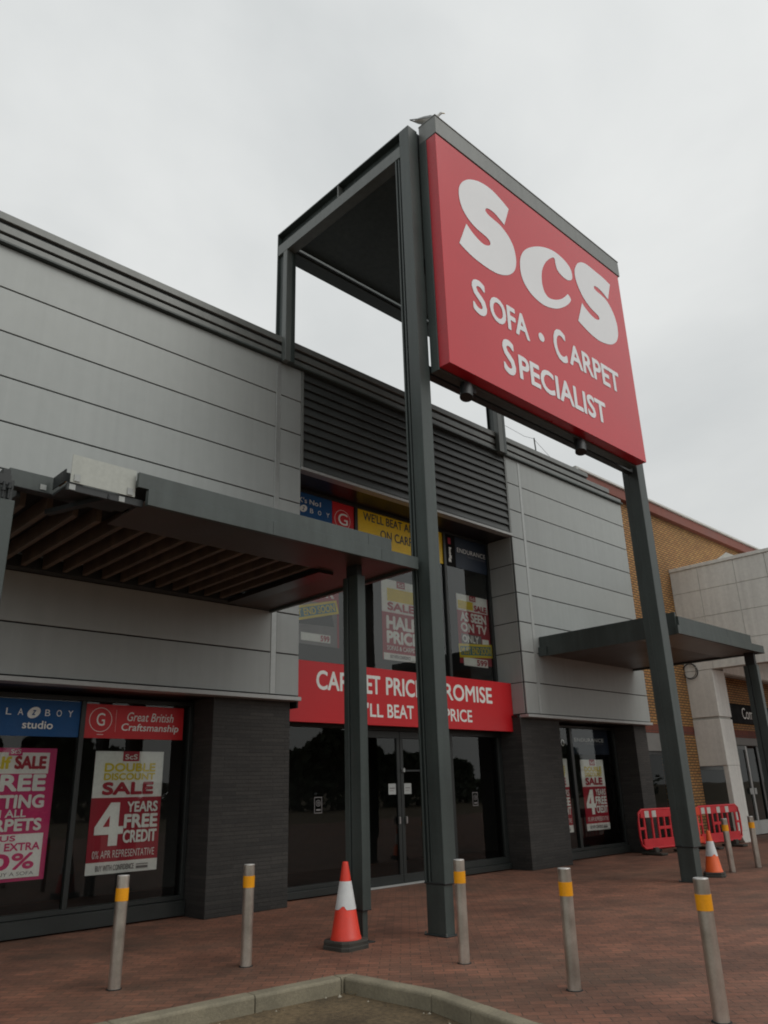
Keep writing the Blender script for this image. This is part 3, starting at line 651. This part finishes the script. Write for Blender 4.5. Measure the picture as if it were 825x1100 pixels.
# upper posters
b = Board(UP, 10.515, 11.60, 4.02, 5.66); b.slab('p_red'); b.rect(0, .585, 1, 1, 'p_white'); b.rect(.02, 0, .98, .085, 'p_white', up=False)
b.rect(.40, .91, .62, 1, 'p_red'); b.text('ScS', .43, .925, .59, .975, 'p_white', .02); b.rect(.14, .73, .88, .89, 'p_yellow', up=False)
b.text('SALE', .14, .61, .86, .715, 'p_red', .05, up=False); b.text('HALF', .10, .375, .92, .545, 'p_white', .05, up=False); b.text('PRICE', .10, .20, .94, .36, 'p_white', .05, up=False)
b.text('SOFAS & CARPETS', .10, .12, .92, .175, 'p_white', .02, up=False); b.text('BUY WITH CONFIDENCE', .18, .025, .70, .065, 'p_grey', .01, up=False)
put(b, 'window_poster', 'half price sale poster in the upper window beside the tall sign column', 'poster')
b = Board(UP, 12.81, 13.90, 4.15, 5.69); b.slab('p_red'); b.rect(0, .76, .97, 1, 'p_white'); b.rect(.40, .92, .60, 1, 'p_red'); b.text('ScS', .43, .935, .57, .98, 'p_white', .02); b.rect(.03, .785, .50, .905, 'p_yellow', up=False)
b.text('SALE', .53, .775, .93, .87, 'p_red', .045, up=False); b.text('AS SEEN', .08, .60, .90, .74, 'p_white', .04, up=False); b.text('ON TV', .08, .45, .90, .585, 'p_white', .045, up=False)
b.rect(.08, .20, .70, .42, 'p_grey'); b.text('ONLY', .10, .30, .62, .41, 'p_white', .04); b.rect(.72, .28, .93, .38, 'p_white', up=False); b.rect(.10, -.03, .85, .085, 'p_white')
b.text('599', .50, -.015, .82, .07, 'p_red', .03)
put(b, 'window_poster', 'as seen on TV sale poster at the right of the upper window', 'poster')
b = Board(UP-.02, 12.78, 13.93, 4.30, 4.60, rad(4)); b.slab('p_yellow'); b.rect(.04, .18, .96, .82, 'p_teal'); b.text('MUST END SOON', .06, .24, .94, .76, 'p_yellow', .02)
put(b, 'poster_strip', 'yellow must end soon strip stuck across the as seen on TV poster', 'sticker')
b = Board(UP, 8.20, 9.385, 4.12, 5.72); b.slab('p_grey'); b.rect(0, .50, 1, 1, 'p_red'); b.text('HALF', .08, .74, .90, .93, 'p_white', .04); b.text('OFFER', .08, .57, .90, .71, 'p_white', .04, up=False)
b.rect(.96, 0, 1, .5, 'p_red', up=False); b.rect(.24, .04, .82, .13, 'p_white', up=False); b.text('599', .62, .05, .80, .12, 'p_red', .03)
b.poly([(.1, .30), (.25, .36), (.6, .33), (.62, .40), (.85, .38), (.9, .24), (.1, .22)], 'steel_dark', up=False)
put(b, 'window_poster', 'grey sofa price poster in the upper window under the left canopy edge', 'poster')
b = Board(UP-.02, 8.02, 9.36, 4.60, 4.86, rad(14)); b.slab('p_yellow'); b.rect(.04, .18, .96, .82, 'p_teal'); b.text('MUST END SOON', .06, .24, .94, .76, 'p_yellow', .02)
put(b, 'poster_strip', 'yellow must end soon strip slanting across the poster beneath the left canopy', 'sticker')

# ================================================================== BOLLARDS
def make_bollard():
    r = thing('bollard', 'x', 'bollard', (0,0,0), 0, 'steel bollards along the forecourt kerb')
    b = MB(); R_ = .056
    b.lathe([(R_, 0), (R_, .35), (R_, .70), (R_, .920)], 'bollard_steel', 24); b.lathe([(R_, .920), (R_-.004, .926)], 'bollard_cap', 24); b.add([((R_-.004)*math.cos(2*math.pi*k/24), (R_-.004)*math.sin(2*math.pi*k/24), .926) for k in range(24)], [tuple(range(24))], 'bollard_cap')
    b.build('shaft', r)
    b = MB(); b.lathe([(R_+.003, .709), (R_+.003, .818)], 'band_orange', 24); b.lathe([(R_, .709), (R_+.003, .709)], 'band_orange', 24); b.lathe([(R_+.003, .818), (R_, .818)], 'band_orange', 24); b.build('band', r)
    b = MB(); b.lathe([(.072, .001), (.068, .005), (R_, .006)], 'gap_black', 20); b.build('collar', r)
    return r
bol = make_bollard()
SPOTS = [(3.69, 7.44, 'leftmost steel bollard, standing in front of the big free credit poster', 1.2, -.6),
 (5.00, 7.31, 'steel bollard with orange band in front of the dark brick pier left of the entrance', .4, .2),
 (6.44, 5.70, 'steel bollard with orange band just right of the tall sign column foot', -.3, .3),
 (6.20, 4.29, 'steel bollard on open paving in front of the pier right of the entrance', .3, .5),
 (6.07, 2.99, 'nearest steel bollard with orange band, cut by the bottom right of the photo', -.3, .2),
 (15.53, 7.0, 'distant steel bollard with orange band between the far cone and the red barrier', 0, .4),
 (16.56, 6.94, 'distant steel bollard with orange band, furthest right in front of the white portal leg', .3, 0)]
for i, (x, y, lab, tx, ty) in enumerate(SPOTS):
    o = bol if i == 0 else copy_tree(bol)
    o.location = (x, y, 0); o.rotation_euler = (rad(tx), rad(ty), random.uniform(0, 6)); o['label'] = lab

# ================================================================== TRAFFIC CONES
def make_cone(loc, rz, red, label):
    r = thing('traffic_cone', label, 'traffic cone', loc, rz, 'traffic cones on the forecourt')
    b = MB(); s = .205; c_ = .06
    oc = [(s-c_, -s), (s, -s+c_), (s, s-c_), (s-c_, s), (-s+c_, s), (-s, s-c_), (-s, -s+c_), (-s+c_, -s)]
    def ringz(k, z): return [(x*k, y*k, z) for x, y in oc]
    vs = ringz(1, 0)+ringz(1, .035)+ringz(.965, .04)+ringz(.975, .075)+ringz(.93, .092)
    fs = [(i*8+k, i*8+(k+1) % 8, (i+1)*8+(k+1) % 8, (i+1)*8+k) for i in range(4) for k in range(8)] + [tuple(range(32, 40))]
    b.add(vs, fs, 'cone_rubber'); b.build('base', r, .004)
    b = MB(); b.lathe([(.172, .088), (.165, .12), (.160, .125), (.060, .69), (.034, .845), (.030, .86), (.022, .862), (.020, .80)], red, 28); b.build('body', r)
    b = MB()
    n = 28
    def rr(z): return .160-(z-.125)/(.69-.125)*.100+.003
    vs = []; 
    for k in range(n):
        t = 2*math.pi*k/n; zb = .385+(.035 if k in (16, 17) else 0)+(.012 if k in (15,) else 0)
        vs += [(rr(zb)*math.cos(t), rr(zb)*math.sin(t), zb), (rr(.665)*math.cos(t), rr(.665)*math.sin(t), .665)]
    b.add(vs, [(2*k, 2*((k+1) % n), 2*((k+1) % n)+1, 2*k+1) for k in range(n)], 'cone_white', True); b.build('reflective_sleeve', r)
    return r
make_cone((6.235, 7.22, 0), rad(3), 'cone_red', 'red and white traffic cone with a scuffed sleeve beside the left canopy post')
far_cone = make_cone((14.68, 6.95, 0), rad(20), 'cone_orange', 'orange and white traffic cone behind the right sign column near the red barrier')

far_cone.scale = (.9, .9, .88)
# ================================================================== SAFETY BARRIERS
def make_barrier(a, c, label, flip):
    a, c = Vector((*a, 0)), Vector((*c, 0)); L_ = (c-a).length; ang = math.atan2((c-a).y, (c-a).x)
    r = thing('safety_barrier', label, 'barrier', a, ang, 'red plastic barriers by the brick building')
    b = MB(); t = .022; M_ = 'barrier_red'
    b.tube([(.16, 0, .16), (.05, 0, .24), (.02, 0, .42), (.02, 0, .76), (.05, 0, .93), (.16, 0, 1.0), (L_-.16, 0, 1.0), (L_-.05, 0, .93), (L_-.02, 0, .76), (L_-.02, 0, .42), (L_-.05, 0, .24), (L_-.16, 0, .16), (.16, 0, .16)], .03, M_, 8, False)
    b.box(.10, L_-.10, -t, t, .82, .985, M_); b.box(.12, L_-.12, -t, t, .17, .36, M_)
    for x in (.22, .50, .72, .94, 1.16, 1.40, L_-.22): b.box(x-.028, x+.028, -t*.9, t*.9, .34, .84, M_)
    b.box(.03, .20, -t*.8, t*.8, .56, .62, M_); b.box(L_-.20, L_-.03, -t*.8, t*.8, .56, .62, M_); b.box(.74, 1.16, -t*.8, t*.8, .55, .62, M_)
    b.build('panel', r, .008)
    for x in (.24, .50, 1.25, 1.52) if not flip else (.24, .50, L_-1.05, L_-.66):
        b = MB(); b.box(x, x+.15, -t-.004, -t-.001, .83, .975, 'barrier_white'); b.build('reflective_strip', r)
    for x in (.45, L_-.45):
        b = MB(); b.box(x-.11, x+.11, -.30, .30, .01, .06, 'cone_rubber'); b.box(x-.07, x+.07, -.10, .10, .06, .17, 'cone_rubber'); b.build('foot', r, .01)
    xx = L_-.02 if not flip else .06
    b = MB(); b.box(xx-.10, xx+.06, -.06, .06, .80, .99, 'barrier_orange'); b.tube([(xx-.02, 0, .3), (xx-.02, 0, .82)], .035, 'barrier_orange', 10); b.box(xx-.16, xx+.08, -.07, .07, .17, .32, 'barrier_orange'); b.build('hinge_post', r, .012)
    return r
make_barrier((17.82, 10.10), (19.86, 9.72), 'red plastic barrier panel in front of the end brick pier, left of the sign column', False)
make_barrier((19.96, 9.71), (21.92, 9.45), 'red plastic barrier panel in front of the white portal, right of the sign column', True)

# ================================================================== NEIGHBOURING BRICK BUILDING
NB = 10.62; PIER = 22.55
nb = thing('brick_building', 'tan brick retail building with brown fascia and pale panelled porch, right of the silver shop', 'building', (25, 10.6, 0))
niv = Matrix.Translation((-25, -10.6, 0))
def npart(b, n, bev=0): return sub(b.build(n, None, bev), nb, niv)
b = MB()
b.box(19.30, 45, NB, NB+.3, 3.10, 9.48, 'tan_brick'); b.box(20.95, PIER, NB, NB+.3, 0, 2.868, 'tan_brick'); b.box(19.30, 45, NB+.01, NB+.3, 2.87, 3.098, 'red_brick')
b.box(17.6, 19.29, NB, NB+.3, 9.37, 9.48, 'tan_brick')
b.box(19.29, 19.31, NB+.02, 30, 0, 9.45, 'tan_brick'); b.box(44.7, 45, NB+.31, 30, 0, 9.4, 'tan_brick'); b.box(19.4, 45, 29.7, 30, 0, 9.4, 'tan_brick')
npart(b, 'wall')
b = MB(); b.box(17.7, 45.2, NB-.16, NB+.4, 9.485, 9.80, 'fascia_brown'); npart(b, 'fascia', .006)
b = MB(); b.box(17.65, 45.2, NB-.22, NB+.5, 9.803, 9.86, 'white_metal'); b.box(17.65, 45.2, NB-.12, NB+.5, 9.863, 9.95, 'portal_joint'); npart(b, 'gutter', .01)
b = MB(); b.box(19.35, 45, NB+.5, 30, 9.5, 9.6, 'roof_grey'); npart(b, 'roof')
b = MB(); b.box(19.32, 19.50, NB-.12, NB-.01, 9.27, 9.40, 'copper'); npart(b, 'downpipe_head', .02)
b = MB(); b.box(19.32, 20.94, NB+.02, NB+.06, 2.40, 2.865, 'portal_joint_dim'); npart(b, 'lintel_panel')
def nwin(x0, x1, z0, z1, bars):
    f = MB(); f.box(x0, x1, NB+.08, NB+.14, z0, z0+.08, 'frame_grey'); f.box(x0, x1, NB+.08, NB+.14, z1-.08, z1, 'frame_grey')
    f.box(x0, x0+.07, NB+.083, NB+.14, z0+.08, z1-.08, 'frame_grey'); f.box(x1-.07, x1, NB+.083, NB+.14, z0+.08, z1-.08, 'frame_grey')
    for q in bars: f.box(x0+.07, x1-.07, NB+.085, NB+.14, q-.04, q+.04, 'steel_grey')
    fo = npart(f, 'window'); gl = MB(); gl.add([(x0+.07, NB+.11, z0+.08), (x1-.07, NB+.11, z0+.08), (x1-.07, NB+.11, z1-.08), (x0+.07, NB+.11, z1-.08)], [(0,1,2,3)], 'dim_glass'); go = gl.build('pane'); go.parent = fo
nwin(19.32, 20.94, .05, 2.39, []); nwin(PIER+.01, 25.2, .05, 2.865, [1.95]); nwin(27.0, 33, .05, 2.62, [])
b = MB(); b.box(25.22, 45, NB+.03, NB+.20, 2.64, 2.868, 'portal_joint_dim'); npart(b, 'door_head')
f = MB(); f.box(25.24, 25.34, NB+.05, NB+.13, .03, 2.62, 'frame_grey'); f.box(26.02, 26.12, NB+.05, NB+.13, .03, 2.62, 'silver_light'); f.box(26.86, 26.96, NB+.05, NB+.13, .03, 2.62, 'frame_grey'); f.box(25.35, 26.01, NB+.05, NB+.13, .03, .42, 'silver_light'); f.box(26.13, 26.85, NB+.05, NB+.13, .03, .42, 'silver_light'); f.box(25.35, 26.01, NB+.05, NB+.13, 2.5, 2.62, 'frame_grey')
fo = npart(f, 'door'); gl = MB(); gl.add([(25.34, NB+.09, .42), (26.86, NB+.09, .42), (26.86, NB+.09, 2.55), (25.34, NB+.09, 2.55)], [(0,1,2,3)], 'dim_glass'); go = gl.build('pane'); go.parent = fo
st = MB(); st.box(25.80, 26.0, NB+.035, NB+.045, 1.18, 1.36, 'sticker'); st.box(26.14, 26.30, NB+.035, NB+.045, 1.18, 1.36, 'sticker'); so = st.build('notice'); so.parent = fo
b = MB(); b.box(19.32, 44.6, NB+2.5, NB+2.6, 0, 3.1, 'shop_dark'); b.box(19.32, 44.6, NB+.31, NB+2.6, 3.11, 3.2, 'shop_dark'); npart(b, 'interior_wall')
# porch
PX = 22.55
b = MB()
zz = [4.66, 5.40, 6.19, 6.99, 7.70]; yy = [4.2, 5.0, 5.9, 6.85, 7.77, 8.66, 9.75, NB-.002]
b.box(PX+.03, PX+.35, 4.2, NB-.003, 4.665, 7.695, 'portal_joint')
for z0, z1 in zip(zz, zz[1:]):
    for y0, y1 in zip(yy, yy[1:]): b.box(PX, PX+.028, y0+.006, y1-.006, z0+.006, z1-.006, 'portal_white')
b.box(PX-.03, PX+.40, 4.15, NB-.004, 7.70, 7.80, 'portal_white')
npart(b, 'porch_panel', .003)
b = MB(); b.box(PX+.36, 31.0, 4.2, NB-.003, 5.75, 7.69, 'portal_white'); npart(b, 'porch_roof')
b = MB(); b.box(PX+.004, PX+.82, 9.81, NB-.004, 3.335, 4.655, 'portal_white'); b.box(PX+.03, PX+.79, 9.84, NB-.004, 3.27, 3.333, 'portal_joint'); b.box(PX+.004, PX+.82, 9.81, NB-.004, 2.005, 3.268, 'portal_white')
npart(b, 'porch_column', .006)
b = MB(); b.box(PX+.03, PX+.80, 9.812, 9.95, .30, 2.0, 'portal_white')
b.add([(x, y, z) for y in (9.812, 9.95) for x, z in ((PX+.03, .298), (PX+.80, .298), (PX+.80, .0), (PX+.30, .0))], [(0,3,2,1),(4,5,6,7),(0,1,5,4),(1,2,6,5),(2,3,7,6),(3,0,4,7)], 'portal_white')
npart(b, 'porch_leg', .004)
b = MB(); b.box(PX+.83, 30.8, 9.83, 10.15, 4.62, 4.90, 'portal_white'); b.box(PX+.83, 30.8, 9.86, 10.12, 4.58, 4.618, 'portal_joint'); b.box(PX+.83, 30.8, 9.95, 10.12, 4.90, 5.74, 'portal_white'); npart(b, 'porch_beam', .006)
b = MB(); b.tube([(PX+.9, 9.6, 5.12), (25.5, 9.6, 5.28), (27.5, 9.6, 5.36), (30.5, 9.6, 5.3)], .11, 'white_metal', 14); npart(b, 'porch_pipe')
b = MB(); tri = [(9.25, 7.801), (8.85, 7.99), (8.58, 7.801)]
b.add([(x, y, z) for x in (PX+.15, PX+1.6) for y, z in tri], [(0,1,2),(5,4,3),(0,3,4,1),(1,4,5,2),(2,5,3,0)], 'portal_white'); npart(b, 'porch_gable')
# its sign
sn = thing('shop_fascia_sign', 'black fascia sign with pale lettering beginning Com on the brick wall under the porch', 'sign', (28, NB-.05, 3.3))
snv = Matrix.Translation((-28, -(NB-.05), -3.3))
b = MB(); b.box(23.4, 31, NB-.08, NB-.004, 3.30, 3.90, 'p_black'); sub(b.build('panel', None, .006), sn, snv)
bd = Board(NB-.0815, 23.4, 31, 3.30, 3.90); bd.text('Com', (25.93-23.4)/7.6, .24, (26.75-23.4)/7.6, .82, 'p_white', -.002); bd.text('m', (28.3-23.4)/7.6, .24, (28.75-23.4)/7.6, .62, 'p_white', -.002, up=False); sub(bd.build('lettering'), sn, snv)
# coil of cable hanging on the porch
b = MB(); cx = PX-.05
b.tube([(cx-.012*math.sin(3*t), 10.42+.21*math.cos(t), 4.66+.225*math.sin(t)) for t in [2*math.pi*k/36 for k in range(38)]], .014, 'cable_black', 8)
b.tube([(cx-.02, 10.44+.20*math.cos(t), 4.67+.21*math.sin(t)) for t in [2*math.pi*k/36 for k in range(38)]], .010, 'cable_black', 8)
b.tube([(cx, 10.42, 4.88), (cx+.07, 10.42, 4.90)], .012, 'cable_black', 6)
tag(b.build('cable_coil'), 'loop of black cable hanging on the pale porch column', 'cable')

# ================================================================== ROOF WIRE POST, GULL, LEAVES
b = MB(); b.tube([(16.0, 10.62, 9.36), (15.93, 10.62, 10.30)], .018, 'steel_grey', 8); b.tube([(15.93, 10.62, 10.28), (15.5, 10.62, 10.22), (14.6, 10.62, 10.28), (14.2, 10.64, 9.9)], .005, 'steel_grey', 6); b.tube([(15.93, 10.62, 10.26), (16.8, 10.62, 9.85), (17.6, 10.62, 9.70)], .005, 'steel_grey', 6)
tag(b.build('roof_wire_post'), 'thin metal post with sagging wires on the shop roof right of the sign', 'wire post')

gl_ = thing('gull', 'grey and white gull perched on the top left corner of the red sign', 'bird', (7.72, 6.58, 12.146), rad(-44)); gl_.scale = (.92, .92, .92)
b = MB(); rings = []
prof = [(-.30, .115, .004, .004), (-.26, .112, .028, .010), (-.18, .112, .050, .028), (-.08, .112, .075, .062), (.02, .122, .080, .078), (.10, .150, .066, .074), (.155, .195, .045, .052), (.18, .235, .034, .036), (.20, .270, .033, .034), (.225, .288, .026, .027), (.25, .290, .012, .013)]
n = 12
for x, z, ry, rz_ in prof: rings.append([(x, ry*math.cos(t), z+rz_*math.sin(t)) for t in [2*math.pi*k/n for k in range(n)]])
vs = [v for r in rings for v in r]; fs = [(i*n+k, i*n+(k+1) % n, (i+1)*n+(k+1) % n, (i+1)*n+k) for i in range(len(prof)-1) for k in range(n)]
b.add(vs, fs, 'gull_white', True); b.build('body', gl_)
for s in (-1, 1):
    w = MB(); pts = [(.10, .062, .17), (.02, .085, .165), (-.10, .078, .145), (-.22, .045, .135), (-.36, .012, .150), (-.20, .055, .105), (-.06, .088, .10), (.05, .082, .115)]
    w.add([(x, s*y, z) for x, y, z in pts] + [(x, s*(y-.02), z+.004) for x, y, z in pts], [(0,1,7),(1,2,6,7),(2,3,5,6),(3,4,5)] + [(8,15,9),(9,15,14,10),(10,14,13,11),(11,13,12)] + [(i, (i+1) % 8, 8+(i+1) % 8, 8+i) for i in range(8)], 'gull_grey'); w.build('wing', gl_)
    l = MB(); l.tube([(.0, s*.03, .055), (.005, s*.032, .0)], .006, 'gull_beak', 6); l.box(-.005, .045, s*.032-.016, s*.032+.016, .0, .005, 'gull_beak'); l.build('leg', gl_)
w = MB(); w.tube([(.245, 0, .288), (.285, 0, .284), (.30, 0, .274)], [.011, .008, .003], 'gull_beak', 8); w.build('beak', gl_)

b = MB()
for k in range(5):
    x, y = 5.37+random.uniform(-.10, .0), 6.10+random.uniform(-.10, .06); a = random.uniform(0, 6); s = .035
    p = [(x+s*math.cos(a+t)*(1.4 if i % 2 == 0 else .7), y+s*math.sin(a+t)*(1.4 if i % 2 == 0 else .7), -.118+.008*(i % 3)) for i, t in enumerate([0, 1.05, 2.1, 3.14, 4.2, 5.24])]
    b.add(p, [(0,1,2,3,4,5)], 'leaf_yellow')
tag(b.build('fallen_leaves'), 'small patch of yellow leaves in the inner corner of the kerb', 'leaves', kind='stuff')

b = MB(); gr_ = random.Random(11)                              # loose stones and silt washed up along the foot of the kerb
for k in range(520):
    i = gr_.randrange(len(ins2)-1); q = ins2[i]+(ins2[i+1]-ins2[i])*gr_.random(); t = (ins2[i+1]-ins2[i]).normalized(); nrm = Vector((t.y, -t.x))
    if not (1 < q.x < 6 and q.y > 1): continue
    q = q+nrm*abs(gr_.gauss(0, .11)); r_ = gr_.uniform(.004, .013)*(1.6 if gr_.random() < .08 else 1); a = gr_.uniform(0, 6)
    top = (q.x, q.y, -.125+r_*1.1); ring_ = [(q.x+r_*math.cos(a+j*1.257)*gr_.uniform(.7, 1.4), q.y+r_*math.sin(a+j*1.257)*gr_.uniform(.7, 1.4), -.124) for j in range(5)]
    b.add([top]+ring_, [(0, j+1, (j+1) % 5+1) for j in range(5)], gr_.choice(('grit_pale', 'grit_brown', 'grit_brown')))
tag(b.build('loose_gravel'), 'loose grit lying along the foot of the kerb', 'gravel', kind='stuff')

# ================================================================== WOODED EDGE OF THE CAR PARK, BEHIND THE PHOTOGRAPHER (mirrored in the shop glass)
rnd = random.Random(3); b = MB()
for k in range(34):
    cx, cy = -45+k*4.6+rnd.uniform(-2, 2), -46+rnd.uniform(-5, 5); h = rnd.uniform(4.5, 8.5); R_ = h*.36
    b.tube([(cx, cy, -.12), (cx+.2, cy, h*.35), (cx, cy, h*.75)], [.22, .16, .06], 'bark', 8)
    for j in range(900):
        u = Vector((rnd.gauss(0, 1), rnd.gauss(0, 1), rnd.gauss(0, 1))).normalized()*rnd.uniform(.3, 1)**.5
        p = Vector((cx+u.x*R_*1.1, cy+u.y*R_, h*.60+u.z*h*.40)); s = rnd.uniform(.4, .8)
        a = Vector((rnd.gauss(0, 1), rnd.gauss(0, 1), rnd.gauss(0, 1))).normalized(); c = a.orthogonal().normalized()
        b.add([p+a*s, p+c*s*.7, p-a*s, p-c*s*.7], [(0,1,2,3)], 'foliage')
for j in range(5000):
    x, y = rnd.uniform(-60, 120), -44+rnd.uniform(-3, 3); p = Vector((x, y, rnd.uniform(0, 2.6))); s = rnd.uniform(.3, .6)
    a = Vector((rnd.gauss(0, 1), rnd.gauss(0, 1), rnd.gauss(0, 1))).normalized(); c = a.orthogonal().normalized()
    b.add([p+a*s, p+c*s*.7, p-a*s, p-c*s*.7], [(0,1,2,3)], 'foliage')
tag(b.build('treeline'), 'belt of dark trees across the car park, showing only as reflections in the shop glass', 'trees', kind='stuff')

# ================================================================== SKY, SUN, CAMERA
SUN_EL, SUN_AZ = rad(46), rad(163)        # azimuth clockwise from +Y
w = bpy.data.worlds.new('World'); scene.world = w; w.use_nodes = True
N, L = w.node_tree.nodes, w.node_tree.links; N.clear()
out = N.new('ShaderNodeOutputWorld')
sky = N.new('ShaderNodeTexSky'); sky.sky_type = 'NISHITA'; sky.sun_disc = False; sky.sun_elevation = SUN_EL; sky.sun_rotation = SUN_AZ; sky.air_density = 1.5; sky.dust_density = 4
bg1 = N.new('ShaderNodeBackground'); bg1.inputs['Strength'].default_value = .07; L.new(sky.outputs[0], bg1.inputs[0])
tc = N.new('ShaderNodeTexCoord'); mp = N.new('ShaderNodeMapping'); mp.inputs['Scale'].default_value = (1, 1, 1.7); mp.inputs['Location'].default_value = (.35, .1, .2)
L.new(tc.outputs['Generated'], mp.inputs['Vector'])
nz = N.new('ShaderNodeTexNoise'); nz.inputs['Scale'].default_value = 1.7; nz.inputs['Detail'].default_value = 6; nz.inputs['Roughness'].default_value = .5; nz.inputs['Distortion'].default_value = .3
L.new(mp.outputs[0], nz.inputs['Vector'])
cr_ = N.new('ShaderNodeValToRGB'); e = cr_.color_ramp.elements
e[0].position = .34; e[0].color = (.685, .708, .708, 1); e[1].position = .62; e[1].color = (.875, .890, .878, 1)
L.new(nz.outputs['Fac'], cr_.inputs[0])
bg2 = N.new('ShaderNodeBackground'); bg2.inputs['Strength'].default_value = 1.0; sx = N.new('ShaderNodeSeparateXYZ'); L.new(tc.outputs['Generated'], sx.inputs[0])
gr = N.new('ShaderNodeMapRange'); gr.inputs['From Min'].default_value = .05; gr.inputs['From Max'].default_value = .75; gr.inputs['To Min'].default_value = .80; gr.inputs['To Max'].default_value = 1.0
L.new(sx.outputs['Z'], gr.inputs['Value'])
vm_ = N.new('ShaderNodeVectorMath'); vm_.operation = 'SCALE'; L.new(cr_.outputs[0], vm_.inputs[0]); L.new(gr.outputs[0], vm_.inputs['Scale']); L.new(vm_.outputs[0], bg2.inputs[0])
mx = N.new('ShaderNodeMixShader'); mx.inputs[0].default_value = .93; L.new(bg1.outputs[0], mx.inputs[1]); L.new(bg2.outputs[0], mx.inputs[2]); L.new(mx.outputs[0], out.inputs[0])

sl = bpy.data.lights.new('sun', 'SUN'); sl.energy = .8; sl.angle = rad(40); sl.color = (1, .97, .92)
so = bpy.data.objects.new('sun', sl); COL.objects.link(so)
d = Vector((math.sin(SUN_AZ)*math.cos(SUN_EL), math.cos(SUN_AZ)*math.cos(SUN_EL), math.sin(SUN_EL)))
so.rotation_euler = d.to_track_quat('Z', 'Y').to_euler(); so.location = (0, -5, 30)

cam = bpy.data.cameras.new('camera'); co = bpy.data.objects.new('camera', cam); COL.objects.link(co)
yaw, pit, rol, F = 7.70197192e-01, 3.45583677e-01, -2.92618941e-02, 831.24
f0 = Vector((math.sin(yaw)*math.cos(pit), math.cos(yaw)*math.cos(pit), math.sin(pit))); r0 = Vector((math.cos(yaw), -math.sin(yaw), 0)); u0 = r0.cross(f0)
rr = r0*math.cos(rol)+u0*math.sin(rol); uu = -r0*math.sin(rol)+u0*math.cos(rol)
M = Matrix((rr, uu, -f0)).transposed().to_4x4(); M.translation = (0, 0, 1.6); co.matrix_world = M
cam.sensor_fit = 'HORIZONTAL'; cam.sensor_width = 36; cam.lens = F/825*36; cam.clip_end = 3000; cam.clip_start = .05
scene.camera = co
scene.cycles.pixel_filter_type = 'BLACKMAN_HARRIS'; scene.cycles.filter_width = 1.9
scene.view_settings.view_transform = 'Standard'; scene.view_settings.look = 'None'; scene.view_settings.exposure = 0; scene.view_settings.gamma = 1
